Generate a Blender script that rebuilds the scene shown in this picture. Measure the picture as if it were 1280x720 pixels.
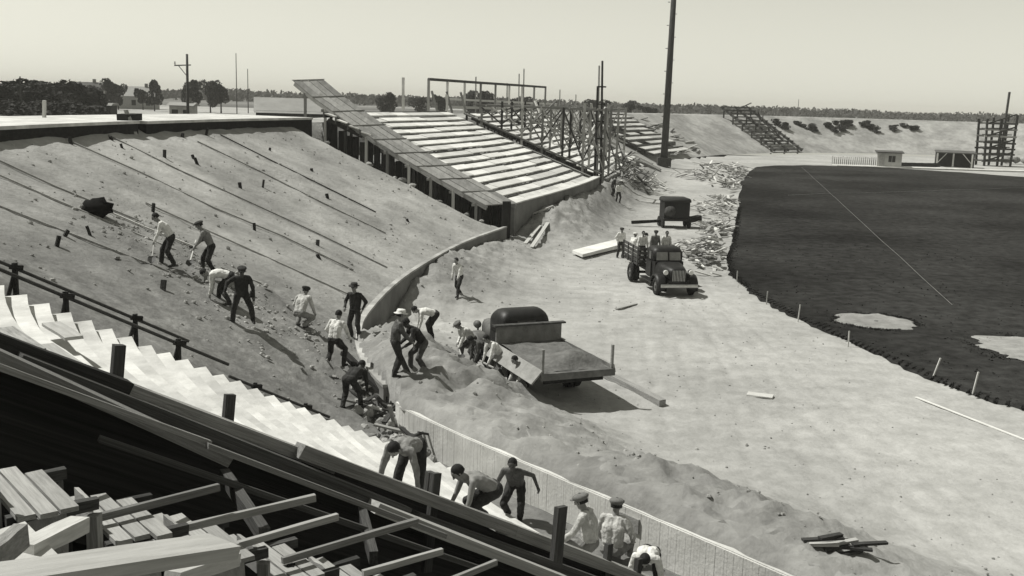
import bpy, bmesh, math, random
from mathutils import Vector, Matrix, noise
random.seed(11)
R_ = math.radians
scene = bpy.context.scene
for o in list(bpy.data.objects): bpy.data.objects.remove(o)
col = scene.collection

# ------------------------------------------------------------------ camera
CAMH = 8.7
cd = bpy.data.cameras.new('camera'); cam = bpy.data.objects.new('camera', cd); col.objects.link(cam)
cd.sensor_width = 36.0; cd.lens = 36.0*1300/1280; cd.clip_start = .1; cd.clip_end = 9000
pit, rol = R_(10.29), R_(1.75)
F_ = Vector((0, math.cos(pit), -math.sin(pit))); u0 = Vector((0, math.sin(pit), math.cos(pit))); r0 = Vector((1, 0, 0))
rr = r0*math.cos(rol)+u0*math.sin(rol); uu = u0*math.cos(rol)-r0*math.sin(rol)
m = Matrix.Identity(4)
for i in range(3): m[i][0] = rr[i]; m[i][1] = uu[i]; m[i][2] = -F_[i]
m[2][3] = CAMH
cam.matrix_world = m
scene.camera = cam

# ------------------------------------------------------------------ sky, sun, exposure
SUN_EL, SUN_D = R_(57), Vector((-.97, .24))          # direction towards the sun, in plan
w = bpy.data.worlds.new('World'); scene.world = w; w.use_nodes = True
nt = w.node_tree; nt.nodes.clear()
sky = nt.nodes.new('ShaderNodeTexSky'); sky.sky_type = 'NISHITA'; sky.sun_disc = False
sky.sun_elevation = SUN_EL; sky.sun_rotation = math.atan2(SUN_D.x, SUN_D.y)
sky.air_density = 1.0; sky.dust_density = 0.0; sky.ozone_density = 1.0
sep = nt.nodes.new('ShaderNodeSeparateColor'); ad = nt.nodes.new('ShaderNodeMath'); ad.operation = 'ADD'   # blue-sensitive film: green and blue light only
tint = nt.nodes.new('ShaderNodeMix'); tint.data_type = 'RGBA'; tint.blend_type = 'MULTIPLY'
tint.inputs[0].default_value = 1; tint.inputs[7].default_value = (.5, .495, .43, 1)
bg = nt.nodes.new('ShaderNodeBackground'); bg.inputs[1].default_value = .105
out = nt.nodes.new('ShaderNodeOutputWorld')
nt.links.new(sky.outputs[0], sep.inputs[0]); nt.links.new(sep.outputs[1], ad.inputs[0]); nt.links.new(sep.outputs[2], ad.inputs[1])
nt.links.new(ad.outputs[0], tint.inputs[6]); nt.links.new(tint.outputs[2], bg.inputs[0]); nt.links.new(bg.outputs[0], out.inputs[0])
sd = bpy.data.lights.new('sun', 'SUN'); sd.energy = 4.8; sd.angle = R_(.53); sd.color = (1, .985, .93)
sun = bpy.data.objects.new('sun', sd); col.objects.link(sun)
ld = Vector((SUN_D.x*math.cos(SUN_EL), SUN_D.y*math.cos(SUN_EL), math.sin(SUN_EL)))
sun.rotation_euler = ld.to_track_quat('Z', 'Y').to_euler()
scene.view_settings.view_transform = 'Standard'; scene.view_settings.look = 'None'
scene.view_settings.exposure = 0.08; scene.view_settings.gamma = 1

# ------------------------------------------------------------------ materials (black and white film: near-neutral greys)
def mat(name, base, var=.25, scale=3., rough=.9, bump=.2, bscale=None, metallic=0, rand=0., spec=.2, streak=None, second=None, dug=None, grain=False):
    M = bpy.data.materials.new(name); M.use_nodes = True
    t = M.node_tree; N = t.nodes; L = t.links
    b = N['Principled BSDF']; b.inputs['Roughness'].default_value = rough; b.inputs['Metallic'].default_value = metallic
    b.inputs['Specular IOR Level'].default_value = spec
    geo = N.new('ShaderNodeNewGeometry'); mp = N.new('ShaderNodeMapping')
    if streak: mp.inputs['Scale'].default_value = streak
    if grain:                                    # streaks along the length of each board, different on every board
        tc = N.new('ShaderNodeTexCoord'); oi_ = N.new('ShaderNodeObjectInfo'); va = N.new('ShaderNodeVectorMath'); va.operation = 'MULTIPLY_ADD'
        cb = N.new('ShaderNodeCombineXYZ'); mu = N.new('ShaderNodeMath'); mu.operation = 'MULTIPLY'; mu.inputs[1].default_value = 37
        L.new(oi_.outputs['Random'], mu.inputs[0])
        for q in range(3): L.new(mu.outputs[0], cb.inputs[q])
        va.inputs[1].default_value = (2.2, 1.1, 1.6); L.new(tc.outputs['Object'], va.inputs[0]); L.new(cb.outputs[0], va.inputs[2]); L.new(va.outputs[0], mp.inputs['Vector'])
    else: L.new(geo.outputs['Position'], mp.inputs['Vector'])
    n1 = N.new('ShaderNodeTexNoise'); n1.inputs['Scale'].default_value = scale; n1.inputs['Detail'].default_value = 8; n1.inputs['Roughness'].default_value = .65
    L.new(mp.outputs[0], n1.inputs['Vector'])
    cr = N.new('ShaderNodeValToRGB'); e = cr.color_ramp.elements
    lo, hi = base*(1-var), base*(1+var)
    e[0].position = .3; e[0].color = (lo, lo, lo*.96, 1); e[1].position = .7; e[1].color = (hi, hi, hi*.97, 1)
    L.new(n1.outputs[0], cr.inputs[0]); last = cr.outputs[0]
    if second:                                   # large stains: (scale, low factor, high factor)
        n2 = N.new('ShaderNodeTexNoise'); n2.inputs['Scale'].default_value = second[0]; n2.inputs['Detail'].default_value = 5
        L.new(mp.outputs[0], n2.inputs['Vector'])
        c2 = N.new('ShaderNodeValToRGB'); e2 = c2.color_ramp.elements
        e2[0].position = .38; e2[0].color = (second[1],)*3+(1,); e2[1].position = .62; e2[1].color = (second[2],)*3+(1,)
        L.new(n2.outputs[0], c2.inputs[0])
        mx = N.new('ShaderNodeMix'); mx.data_type = 'RGBA'; mx.blend_type = 'MULTIPLY'; mx.inputs[0].default_value = 1
        L.new(last, mx.inputs[6]); L.new(c2.outputs[0], mx.inputs[7]); last = mx.outputs[2]
    if dug:                                      # freshly turned soil is darker: stored per vertex where men have dug
        at_ = N.new('ShaderNodeAttribute'); at_.attribute_name = 'dug'
        n4 = N.new('ShaderNodeTexNoise'); n4.inputs['Scale'].default_value = 1.7; n4.inputs['Detail'].default_value = 7; n4.inputs['Roughness'].default_value = .7
        L.new(geo.outputs['Position'], n4.inputs['Vector'])
        m4 = N.new('ShaderNodeMapRange'); m4.inputs[1].default_value = .3; m4.inputs[2].default_value = .65; m4.inputs[3].default_value = .35; m4.inputs[4].default_value = 1.25
        L.new(n4.outputs[0], m4.inputs[0])
        mm = N.new('ShaderNodeMath'); mm.operation = 'MULTIPLY'; mm.use_clamp = True
        L.new(at_.outputs['Fac'], mm.inputs[0]); L.new(m4.outputs[0], mm.inputs[1])
        mx = N.new('ShaderNodeMix'); mx.data_type = 'RGBA'; mx.blend_type = 'MULTIPLY'; mx.inputs[7].default_value = (dug, dug, dug, 1)
        L.new(mm.outputs[0], mx.inputs[0]); L.new(last, mx.inputs[6]); last = mx.outputs[2]
    if rand:
        oi = N.new('ShaderNodeObjectInfo'); mr = N.new('ShaderNodeMapRange')
        mr.inputs[3].default_value = 1-rand; mr.inputs[4].default_value = 1+rand
        L.new(oi.outputs['Random'], mr.inputs[0])
        mx = N.new('ShaderNodeVectorMath'); mx.operation = 'SCALE'
        L.new(last, mx.inputs[0]); L.new(mr.outputs[0], mx.inputs['Scale']); last = mx.outputs[0]
    L.new(last, b.inputs['Base Color'])
    if bump:
        n3 = N.new('ShaderNodeTexNoise'); n3.inputs['Scale'].default_value = bscale or scale*4; n3.inputs['Detail'].default_value = 6
        L.new(mp.outputs[0], n3.inputs['Vector'])
        bp = N.new('ShaderNodeBump'); bp.inputs['Strength'].default_value = bump; bp.inputs['Distance'].default_value = .05
        L.new(n3.outputs[0], bp.inputs['Height']); L.new(bp.outputs[0], b.inputs['Normal'])
    return M
MT = dict(
 bank=mat('bank_soil', .30, .22, 1.1, .95, .9, 5, second=(.22, .75, 1.15), dug=.5),
 field=mat('field_soil', .34, .2, 1.3, .95, .8, 5, second=(.12, .84, 1.1), dug=.58),
 plain=mat('plain_soil', .13, .4, .02, .95, 0, second=(.006, .7, 1.3)),
 grass=mat('turf', .027, .5, 1.6, 1, .8, 9, spec=0, second=(.07, .65, 1.4)),
 blade=mat('grass_blade', .03, .4, 3, 1, 0, spec=.05),
 concrete=mat('concrete', .55, .12, 1.6, .85, .25, 12, second=(.5, .85, 1.08)),
 whiteconc=mat('fresh_concrete', .52, .16, 2.2, .85, .3, 14, rand=.08, second=(.9, .78, 1.08)),
 seat=mat('seat_boards', .58, .2, 1.1, .85, .1, 12, rand=.22),
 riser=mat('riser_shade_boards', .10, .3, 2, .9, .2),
 plank=mat('pine_plank', .42, .2, 2.0, .8, .25, 20, grain=True, rand=.22),
 form=mat('form_board', .30, .25, 2.5, .85, .3, 20, grain=True, rand=.25),
 tread=mat('tread_board', .30, .25, 2.5, .85, .3, 20, grain=True, rand=.18),
 oldwood=mat('weathered_timber', .24, .4, 3, .85, .5, 18, grain=True, rand=.3),
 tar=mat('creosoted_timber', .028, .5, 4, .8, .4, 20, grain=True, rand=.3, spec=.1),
 darkwood=mat('dark_timber', .055, .5, 3, .85, .4, 18, grain=True, rand=.35),
 deck=mat('ramp_deck', .25, .3, 1.4, .9, .3, 10, grain=True, rand=.25),
 steel=mat('rusty_pipe', .05, .4, 5, .6, .2, metallic=.0),
 stone=mat('rubble_stone', .28, .35, 4, .95, .6, 12, rand=.45),
 clod=mat('soil_clod', .20, .35, 4, .95, .6, 12, rand=.4),
 leaf=mat('leaf', .042, .5, 1.0, .9, 0, spec=.05, rand=.2),
 farleaf=mat('distant_leaf', .05, .4, .05, .95, 0, spec=0),
 bark=mat('bark', .05, .4, 6, .95, .5),
 pole=mat('tarred_pole', .05, .45, 3, .85, .3, streak=(4, 4, .4)),
 paint=mat('black_truck_paint', .013, .5, 5, .5, 0, spec=.3),
 greypaint=mat('grey_truck_paint', .11, .45, 3, .6, .15, spec=.3),
 rubber=mat('tyre_rubber', .02, .4, 8, .9, .2),
 chrome=mat('nickel_trim', .5, .2, 6, .3, 0, metallic=.9),
 lamp=mat('lamp_lens', .6, .1, 6, .15, 0, spec=.6),
 glass=mat('window_glass', .03, .2, 1, .08, 0, spec=.8),
 palegl=mat('dusty_windscreen', .22, .3, 4, .25, 0, spec=.6),
 roof=mat('tar_paper_roof', .09, .3, 1, .9, .2),
 greyroof=mat('grey_roof', .26, .15, .5, .9, .1),
 wallpale=mat('pale_boarding', .42, .2, 1, .9, .1),
 walldark=mat('dark_boarding', .035, .4, .6, .9, .1),
 skin=mat('skin', .22, .15, 12, .6, 0), tanskin=mat('tanned_skin', .075, .2, 12, .55, 0),
 hair=mat('dark_hair', .018, .4, 20, .8, .3),
 c_white=mat('white_cotton', .62, .3, 7, .9, .5, 14), c_pale=mat('pale_cotton', .44, .35, 7, .9, .6, 14),
 c_grey=mat('grey_cotton', .2, .4, 7, .9, .5, 14), c_dark=mat('dark_denim', .032, .55, 6, .9, .5, 14),
 c_mid=mat('faded_denim', .08, .5, 6, .9, .5, 14), c_cap=mat('tweed_cap', .16, .2, 30, .95, .4),
 c_capd=mat('dark_felt', .04, .3, 20, .95, .2), leather=mat('boot_leather', .03, .3, 12, .7, .2),
 shade_tarpaper=mat('pit_shade_and_tar_paper', .011, .4, 2, .9, .3, 6, spec=.05),  # near-black: carries the shade of the pit, also colours the tar paper heap
 greyconc=mat('grey_concrete', .36, .25, 2, .9, .4, 10, second=(.6, .7, 1.15)),
 dark_shadeconc=mat('dark_and_shaded_concrete', .16, .2, 1.2, .9, .3, 8, second=(.4, .8, 1.15)),  # shade of the wall and parapet faces is put into this grey
 wetsand=mat('damp_sand', .12, .4, 3, .95, .6, 9),
 line=mat('white_tape', .65, .1, 4, .9, 0),
)

# ------------------------------------------------------------------ mesh helpers
WM = {}                                                   # world matrix of every object made here
def link(o, parent=None, M=None):
    M = M or Matrix.Identity(4)
    col.objects.link(o)
    if parent is not None:
        o.parent = parent; o.matrix_basis = WM[parent.name].inverted() @ M
    else: o.matrix_basis = M
    WM[o.name] = M
    return o
def tag(o, label=None, cat=None, group=None, kind=None):
    if label: o['label'] = label
    if cat: o['category'] = cat
    if group: o['group'] = group
    if kind: o['kind'] = kind
    return o
def empty(name, loc, label, cat, group=None, rz=0., M=None):
    o = bpy.data.objects.new(name, None); o.empty_display_size = .2
    link(o, None, M or (Matrix.Translation(Vector(loc)) @ Matrix.Rotation(rz, 4, 'Z')))
    return tag(o, label, cat, group)
class MB:
    def __init__(s): s.v = []; s.f = []
    def add(s, vs, fs):
        k = len(s.v); s.v += [Vector(q) for q in vs]; s.f += [tuple(i+k for i in q) for q in fs]; return s
    def box(s, c, d, M=None):
        x, y, z = (q/2 for q in d); c = Vector(c)
        vs = [Vector((a*x, b*y, e*z)) for e in (-1, 1) for b in (-1, 1) for a in (-1, 1)]
        if M: vs = [M @ q for q in vs]
        return s.add([q+c for q in vs], [(0, 2, 3, 1), (4, 5, 7, 6), (0, 1, 5, 4), (2, 6, 7, 3), (0, 4, 6, 2), (1, 3, 7, 5)])
    def beam(s, p0, p1, w, h, up=(0, 0, 1)):
        p0, p1 = Vector(p0), Vector(p1); y = (p1-p0); l = y.length; y.normalize()
        x = y.cross(Vector(up))
        if x.length < 1e-3: x = y.cross(Vector((1, 0, 0)))
        x.normalize(); z = x.cross(y)
        M = Matrix((x, y, z)).transposed()
        return s.box((p0+p1)/2, (w, l, h), M)
    def tube(s, p0, p1, ra, rb=None, n=10, cap=True):
        rb = ra if rb is None else rb; p0, p1 = Vector(p0), Vector(p1); y = (p1-p0).normalized()
        x = y.orthogonal().normalized(); z = y.cross(x); vs = []
        for p, r in ((p0, ra), (p1, rb)):
            for i in range(n):
                a = 2*math.pi*i/n; vs.append(p+(x*math.cos(a)+z*math.sin(a))*r)
        fs = [(i, (i+1) % n, n+(i+1) % n, n+i) for i in range(n)]
        if cap: fs += [tuple(range(n-1, -1, -1)), tuple(range(n, 2*n))]
        return s.add(vs, fs)
    def loft(s, rings, closed=True, cap=True):
        n = len(rings[0]); vs = [q for r in rings for q in r]; fs = []
        for j in range(len(rings)-1):
            for i in range(n if closed else n-1):
                fs.append((j*n+i, j*n+(i+1) % n, (j+1)*n+(i+1) % n, (j+1)*n+i))
        if cap and closed: fs += [tuple(range(n-1, -1, -1)), tuple(range((len(rings)-1)*n, len(rings)*n))]
        return s.add(vs, fs)
    def prism(s, poly, a, b, axis=0):
        def P(u, v, q): return ((q, u, v), (u, q, v), (u, v, q))[axis]
        return s.loft([[P(u, v, a) for u, v in poly], [P(u, v, b) for u, v in poly]])
    def ball(s, c, r, n=10, m=7, sc=(1, 1, 1)):
        vs = []; c = Vector(c)
        for j in range(m+1):
            t = math.pi*j/m
            for i in range(n):
                a = 2*math.pi*i/n
                vs.append(c+Vector((math.sin(t)*math.cos(a)*sc[0], math.sin(t)*math.sin(a)*sc[1], math.cos(t)*sc[2]))*r)
        fs = [(j*n+i, (j+1)*n+i, (j+1)*n+(i+1) % n, j*n+(i+1) % n) for j in range(m) for i in range(n)]
        return s.add(vs, fs)
    def mesh(s, name, ma, smooth=False):
        me = bpy.data.meshes.new(name); me.from_pydata([tuple(q) for q in s.v], [], s.f)
        bm = bmesh.new(); bm.from_mesh(me); bmesh.ops.recalc_face_normals(bm, faces=bm.faces); bm.to_mesh(me); bm.free()
        me.materials.append(MT[ma] if isinstance(ma, str) else ma)
        if smooth:
            for p in me.polygons: p.use_smooth = True
        me.update(); return me
    def build(s, name, ma, parent=None, smooth=False, M=None, bevel=0, world=False):
        o = bpy.data.objects.new(name, s.mesh(name, ma, smooth))
        if world:                                          # vertices were given in world space
            o.data.transform(WM[parent.name].inverted()) if parent else None
            link(o, parent, WM[parent.name] if parent else None)
        else: link(o, parent, M if M else (WM[parent.name] if parent else None))
        if bevel:
            b = o.modifiers.new('bevel', 'BEVEL'); b.width = bevel; b.segments = 2; b.limit_method = 'ANGLE'
        return o
UNIT = {}
def unit_mesh(ma):                                         # a slightly worn unit block, shared by all alike pieces
    k = (ma, random.randrange(4))
    if k not in UNIT:
        b = MB(); rg = random.Random(hash(ma) % 97+k[1]*13); n = 3; rings = []
        for j in range(n+1):
            y = -.5+j/n
            q = [(-.5, -.5), (.5, -.5), (.5, .5), (-.5, .5)]
            rings.append([(x+rg.uniform(-.035, .035), y+(rg.uniform(-.004, .004)), z+rg.uniform(-.05, .05)) for x, z in q])
        UNIT[k] = b.loft(rings).mesh('block_'+ma, ma)
    return UNIT[k]
def piece(name, p0, p1, w, h, ma, parent=None, up=(0, 0, 1)):
    """a board or timber from p0 to p1 (world space), w wide and h thick"""
    p0, p1 = Vector(p0), Vector(p1); y = p1-p0; l = y.length; y.normalize()
    x = y.cross(Vector(up))
    if x.length < 1e-3: x = y.cross(Vector((1, 0, 0)))
    x.normalize(); z = x.cross(y)
    M = Matrix.Identity(4)
    for i in range(3): M[i][0] = x[i]*w; M[i][1] = y[i]*l; M[i][2] = z[i]*h; M[i][3] = (p0[i]+p1[i])/2
    return link(bpy.data.objects.new(name, unit_mesh(ma)), parent, M)
def copy_tree(o, M, parent=None):
    c = o.copy(); col.objects.link(c); c.parent = parent
    if parent is None: c.matrix_basis = M; WM[c.name] = M
    else: WM[c.name] = WM[parent.name] @ o.matrix_basis
    for ch in list(o.children): copy_tree(ch, None, c)
    return c
def fbm(x, y, sc, oct=4, z=0.):
    return noise.fractal(Vector((x*sc, y*sc, z)), 1.0, 2.0, oct)
def sm(a, b, x):
    x = min(1, max(0, (x-a)/(b-a))); return x*x*(3-2*x)

# ------------------------------------------------------------------ plan of the bowl: the retaining-wall line
CP = [(45, -11), (26, -7), (16.5, 1.9), (10.5, 9.3), (4.73, 16.23), (-.61, 22.5), (-2.55, 25.1), (-3.9, 28.3), (-4.7, 31.8), (-4.95, 35.3), (-4.6, 41.8),
      (-3.6, 48.6), (-2.3, 54.8), (.1, 62.8), (5.8, 82), (12, 112), (18.3, 144), (25, 162), (37, 184), (55, 201), (75, 209), (98, 207),
      (118, 190), (130, 150), (127, 100), (114, 50), (88, 5)]
CV = []
def _cr(a, b, c, d, t):
    return tuple(.5*(2*b[i]+(c[i]-a[i])*t+(2*a[i]-5*b[i]+4*c[i]-d[i])*t*t+(3*b[i]-a[i]-3*c[i]+d[i])*t**3) for i in (0, 1))
for i in range(len(CP)):
    q = [CP[(i+k-1) % len(CP)] for k in range(4)]
    n = max(4, int(math.dist(q[1], q[2])/.3))
    for k in range(n): CV.append(Vector(_cr(*q, k/n)))
NC = len(CV); TAN = []
for i in range(NC):
    TAN.append((CV[(i+3) % NC]-CV[(i-3) % NC]).normalized())
for _ in range(3): TAN = [(TAN[i-2]+TAN[i-1]+TAN[i]*2+TAN[(i+1) % NC]+TAN[(i+2) % NC]).normalized() for i in range(NC)]
NRM = [Vector((-t.y, t.x)) for t in TAN]                  # outward, towards the stands
ARC = [0.]
for i in range(1, NC): ARC.append(ARC[-1]+(CV[i]-CV[i-1]).length)
from mathutils import kdtree
KD = kdtree.KDTree(NC)
for i, c in enumerate(CV): KD.insert((c.x, c.y, 0), i)
KD.balance()
def nearest(x, y):
    co, i, d = KD.find((x, y, 0)); v = Vector((x, y))-CV[i]
    return i, v.dot(NRM[i])
def idx(x, y): return KD.find((x, y, 0))[1]
S0 = Vector((-1.32, 22.46, .3)); DD = Vector((.768, .64, 0)); RV = Vector((.64, -.768, 0)); KS = .55
def Lc(s, t, z): return Vector((S0.x, S0.y, 0))-DD*s+RV*t+Vector((0, 0, z))   # frame of the near stand: s up the slope, t along the wall
def tloc(x, y): v = Vector((x-S0.x, y-S0.y, 0)); return -v.dot(DD), v.dot(RV)
def slab(s): return .3+KS*s
RIM = 7.2
IA, IB = idx(.1, 62.8), idx(6.6, 86)                       # first far stand
def pit_drop(x, y):
    s, t = tloc(x, y); d = .12
    if -3 < s < 18: d += .62*sm(-6.5, -1.2, t)*sm(-.5, 1.5, s)*(1-sm(30, 34, t))+2.3*sm(8.1, 8.5, t)*(1-sm(20, 24, t))
    i, q = nearest(x, y)
    if IA-12 < i < idx(18.3, 144): d += 1.5*sm(IA-8, IA-3, i)*sm(.4, 2.2, q)
    return d
ia0, ib0 = idx(-2.55, 25.1), idx(-4.6, 31.2)
def bank_z(x, y, s=None):
    i, q = nearest(x, y); s = q if s is None else s
    bw_ = sm(ia0, ib0, i)*(1-sm(IA-6, IA, i)); base = .22+s*.488 if s < 13.5 else 6.85
    if s < 13.5: base += bw_*.98*(1-s/13.5)*max(sm(-3.5, -8, tloc(x, y)[1]) if False else 1-sm(-8, -3.5, tloc(x, y)[1]), 1-sm(.5, 2, s) if tloc(x, y)[1] < -1.5 else 0)
    if s > 20: base = max(3.4, 6.97-(s-20)*.55)
    fade = 1 if s < 13.4 else .15
    if s < 13.4: base -= pit_drop(x, y)-.12
    n = fbm(x, y, .3)*.10+fbm(x, y, 1.4, 3)*.035+fbm(x, y, 5, 2)*.018
    st = noise.noise(Vector((ARC[i]*.9, s*.06, 3.)))*.09                     # furrows running down the slope
    # ground turned over by the diggers
    dig = max(math.exp(-((x+9.2)/2.6)**2-((y-31)/3.2)**2), math.exp(-((x+5.2)/1.6)**2-((y-28.5)/4)**2))
    n += dig*(abs(fbm(x, y, 1.1, 4, 9.))*.5)
    return base+(n+st)*fade*sm(-.2, 1.5, s+.3)
FILL = [(idx(16, 2.5), 1.2), (idx(4.73, 16.23), 1.24), (idx(-.61, 22.5), 1.3), (idx(-2.55, 25.1), 1.2), (idx(-3.9, 28.3), 1.2), (idx(-4.7, 31.8), 1.1), (idx(-4.95, 35.5), .45),
        (idx(-4.75, 39.5), .05), (idx(-4.2, 45), .75), (idx(-3.2, 51), 1.05), (idx(-2.1, 55.5), .75), (idx(-.2, 62), .5), (idx(2, 68), 1.2), (idx(5.8, 82), 1.8), (idx(12, 112), 1.6), (idx(18, 144), .6), (idx(37, 184), .1)]
def fill(i):
    if i <= FILL[0][0]: return FILL[0][1]
    for a, b in zip(FILL[:-1], FILL[1:]):
        if i <= b[0]: return a[1]+(b[1]-a[1])*sm(a[0], b[0], i)
    return 0.
MOUNDS = [(-1.2, 27.7, 1.9, 2.3, 1.15), (1.2, 25.6, 1.6, 1.3, .4), (-3.0, 30.5, 1.2, 2.0, .75), (-3.2, 33.5, 1.3, 2.0, .5), (3.6, 20.6, 1.9, 1.5, .45), (5.6, 18.3, 2.0, 1.4, .45), (1.6, 23.6, 1.8, 1.2, .35),
          (3.4, 66, 2.2, 4, .9), (4.6, 72, 2.5, 4, .7), (-1.9, 47, 1.8, 2.5, .5), (0, 55, 1.6, 3, .35)]
RUTS = []
for (x0, y0, x1, y1, bow) in ((4.5, 12, 9, 62, 1.5), (7.0, 12, 8.2, 48, -1.2), (9.5, 15, 6.0, 70, 1.0), (3.6, 27, 12, 70, -2), (5.0, 30, 7.5, 46, .4), (10.5, 20, 9.8, 58, -1.8), (8, 60, 13, 100, 1)):
    for off in (-.75, .75): RUTS.append((x0+off, y0, x1+off, y1, bow))
def rut(x, y):
    v = 0.
    for x0, y0, x1, y1, bow in RUTS:
        if y0 < y < y1:
            f = (y-y0)/(y1-y0); d = abs(x-(x0+(x1-x0)*f+bow*math.sin(math.pi*f)+.12*noise.noise(Vector((y*.3, x0, 0)))))
            if d < .5: v += (-.035*math.exp(-(d/.13)**2)+.022*math.exp(-((d-.26)/.09)**2))*(.6+.7*noise.noise(Vector((y*.4, x0*3, 4))))
    return v
def field_z(x, y):
    i, q = nearest(x, y); d = max(0, -q)
    z = fbm(x, y, .12, 3)*.07+fbm(x, y, .9, 3)*.03+fbm(x, y, 3.2, 2)*.012+(rut(x, y) if y < 72 else 0)
    fl = fill(i); wd = 2.0+(1.0 if i < ia0 else 0)+.9*noise.noise(Vector((ARC[i]*.25, 1, 2)))
    if fl and d < 9:
        e = math.exp(-(d/wd)**2); z += fl*e+e*fbm(x, y, 1.1, 4, 5.)*.2+math.exp(-(d/3.6)**2)*(abs(fbm(x, y, 1.7, 3, 7.))*.2+abs(fbm(x, y, 4.0, 3, 2.))*.12)
    for mx, my, sx, sy, h in MOUNDS:
        g = ((x-mx)/sx)**2+((y-my)/sy)**2
        if g < 6: z += h*math.exp(-g)*(1+.35*fbm(x, y, 1.3, 4, 3.))
    return z
def dug_field(x, y):
    i, q = nearest(x, y); d = max(0, -q); v = fill(i)*math.exp(-(d/3.0)**2)*(.95 if i > ia0 else .5)
    for mx, my, sx, sy, h in MOUNDS: v += 1.0*h*math.exp(-((x-mx)/sx/1.25)**2-((y-my)/sy/1.25)**2)
    return min(1., v)
def dug_bank(x, y):
    s, t = tloc(x, y); v = .8*sm(-13, -5, t)*(1-.35*sm(9, 13, s))+.25*sm(-20, -11, t)
    v += .7*math.exp(-((x+9.5)/3.2)**2-((y-31.3)/3.0)**2)+.8*math.exp(-((x+5.4)/2.0)**2-((y-29)/4.5)**2)+.5*math.exp(-((x+13)/2.5)**2-((y-33.5)/2.5)**2)
    return min(1., v)
def set_dug(me, fn):
    a = me.attributes.new('dug', 'FLOAT', 'POINT')
    for k, v in enumerate(me.vertices): a.data[k].value = fn(v.co.x, v.co.y)
def gz(x, y):
    q = nearest(x, y)[1]; return bank_z(x, y) if q > 0 else field_z(x, y)

# ------------------------------------------------------------------ ground of the field
def grid_mesh(name, xs, ys, zf, ma):
    vs = [(x, y, zf(x, y)) for y in ys for x in xs]; n = len(xs)
    fs = [(j*n+i, j*n+i+1, (j+1)*n+i+1, (j+1)*n+i) for j in range(len(ys)-1) for i in range(n-1)]
    me = bpy.data.meshes.new(name); me.from_pydata(vs, [], fs); me.materials.append(MT[ma])
    for p in me.polygons: p.use_smooth = True
    return me
def steps(*seg):
    r = [seg[0][0]]
    for a, b, st in seg:
        x = a
        while x < b-1e-6: x += st; r.append(x)
    return r
gx = steps((-8, 12, .16), (12, 32, .8), (32, 140, 5)); gy = steps((-14, 8, 2), (8, 40, .16), (40, 70, .4), (70, 120, 1.2), (120, 216, 4))
def fz(x, y):
    q = nearest(x, y)[1]
    return field_z(x, y) if q < .10 else -1.2
ground = link(bpy.data.objects.new('ground', grid_mesh('ground', gx, gy, fz, 'field'))); tag(ground, kind='structure'); set_dug(ground.data, dug_field)

# embankment: ring that follows the wall line; beyond it the plain out to the horizon
def ring(name, ii, ss, ma, zf):
    vs = []
    for i in ii:
        for s in ss:
            p = CV[i % NC]+NRM[i % NC]*s; vs.append((p.x, p.y, zf(p.x, p.y, s)))
    n = len(ss); fs = []
    for j in range(len(ii)-1):
        for k in range(n-1): fs.append((j*n+k, j*n+k+1, (j+1)*n+k+1, (j+1)*n+k))
    me = bpy.data.meshes.new(name); me.from_pydata(vs, [], fs); me.materials.append(MT[ma])
    for p in me.polygons: p.use_smooth = True
    return tag(link(bpy.data.objects.new(name, me)), kind='structure')
ia = idx(-.61, 22.5)
ii = list(range(0, idx(16.5, 1.9), 6))+list(range(idx(16.5, 1.9), ia, 2))+list(range(ia, IA+6))+list(range(IA+6, idx(18.3, 144), 3))+list(range(idx(18.3, 144), NC, 5))+[NC]
ss = [.05+.27*k for k in range(50)]+[13.6, 14.5, 16, 18, 20, 21, 22.5, 24.5, 26.6, 30]
set_dug(ring('embankment', ii, ss, 'bank', bank_z).data, dug_bank)
ring('plain', list(range(0, NC, 8))+[NC], [29, 40, 60, 90, 140, 220, 350, 600, 1000, 1800, 3500, 6500], 'plain', lambda x, y, s: 3.38-.02*(s > 29.5)+(fbm(x, y, .004, 3)*.5 if s > 80 else 0))

# ------------------------------------------------------------------ retaining wall
def sweep(i0, i1, prof, step=2):                           # prof: list of (offset outwards, z) closed polygon
    rings = []; i = i0
    while True:
        p, nn = CV[i % NC], NRM[i % NC]
        rings.append([(p.x+nn.x*a, p.y+nn.y*a, z) for a, z in prof])
        if i >= i1: break
        i = min(i1, i+step)
    return MB().loft(rings)
def wall(i0, i1, top, label, ma='concrete', th=.12, cope=True):
    e = empty('retaining_wall', (CV[i0].x, CV[i0].y, 0), label, 'wall')
    sweep(i0, i1, [(-.02, -.6), (th, -.6), (th, top-(.09 if cope else 0)), (-.02, top-(.09 if cope else 0))]).build('wall_face', ma, e, world=True)
    if cope: sweep(i0, i1, [(-.03, top-.085), (th+.02, top-.085), (th+.02, top), (-.03, top)]).build('coping', 'greyconc', e, world=True)
    return e
i_n0, i_n1 = idx(16, 2.4), idx(-2.55, 25.1)
i_c0 = idx(-2.9, 25.8)
nearw = wall(i_n0, i_n1, 1.2, 'pale board-marked retaining wall at the foot of the white staircase', cope=False, th=.3)
wall(idx(-3.1, 26.2), IA-3, 1.30, 'curving concrete retaining wall at the foot of the dirt embankment', 'dark_shadeconc', .17)  # face coloured darker to hold its shade, coping left paler
MT['wallboard'] = mat('limewashed_board', .55, .14, 2, .9, .2, 16, second=(.7, .85, 1.1))
mb = MB(); a = ARC[i_n0]; i = i_n0                         # vertical form boards on the stand side
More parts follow.
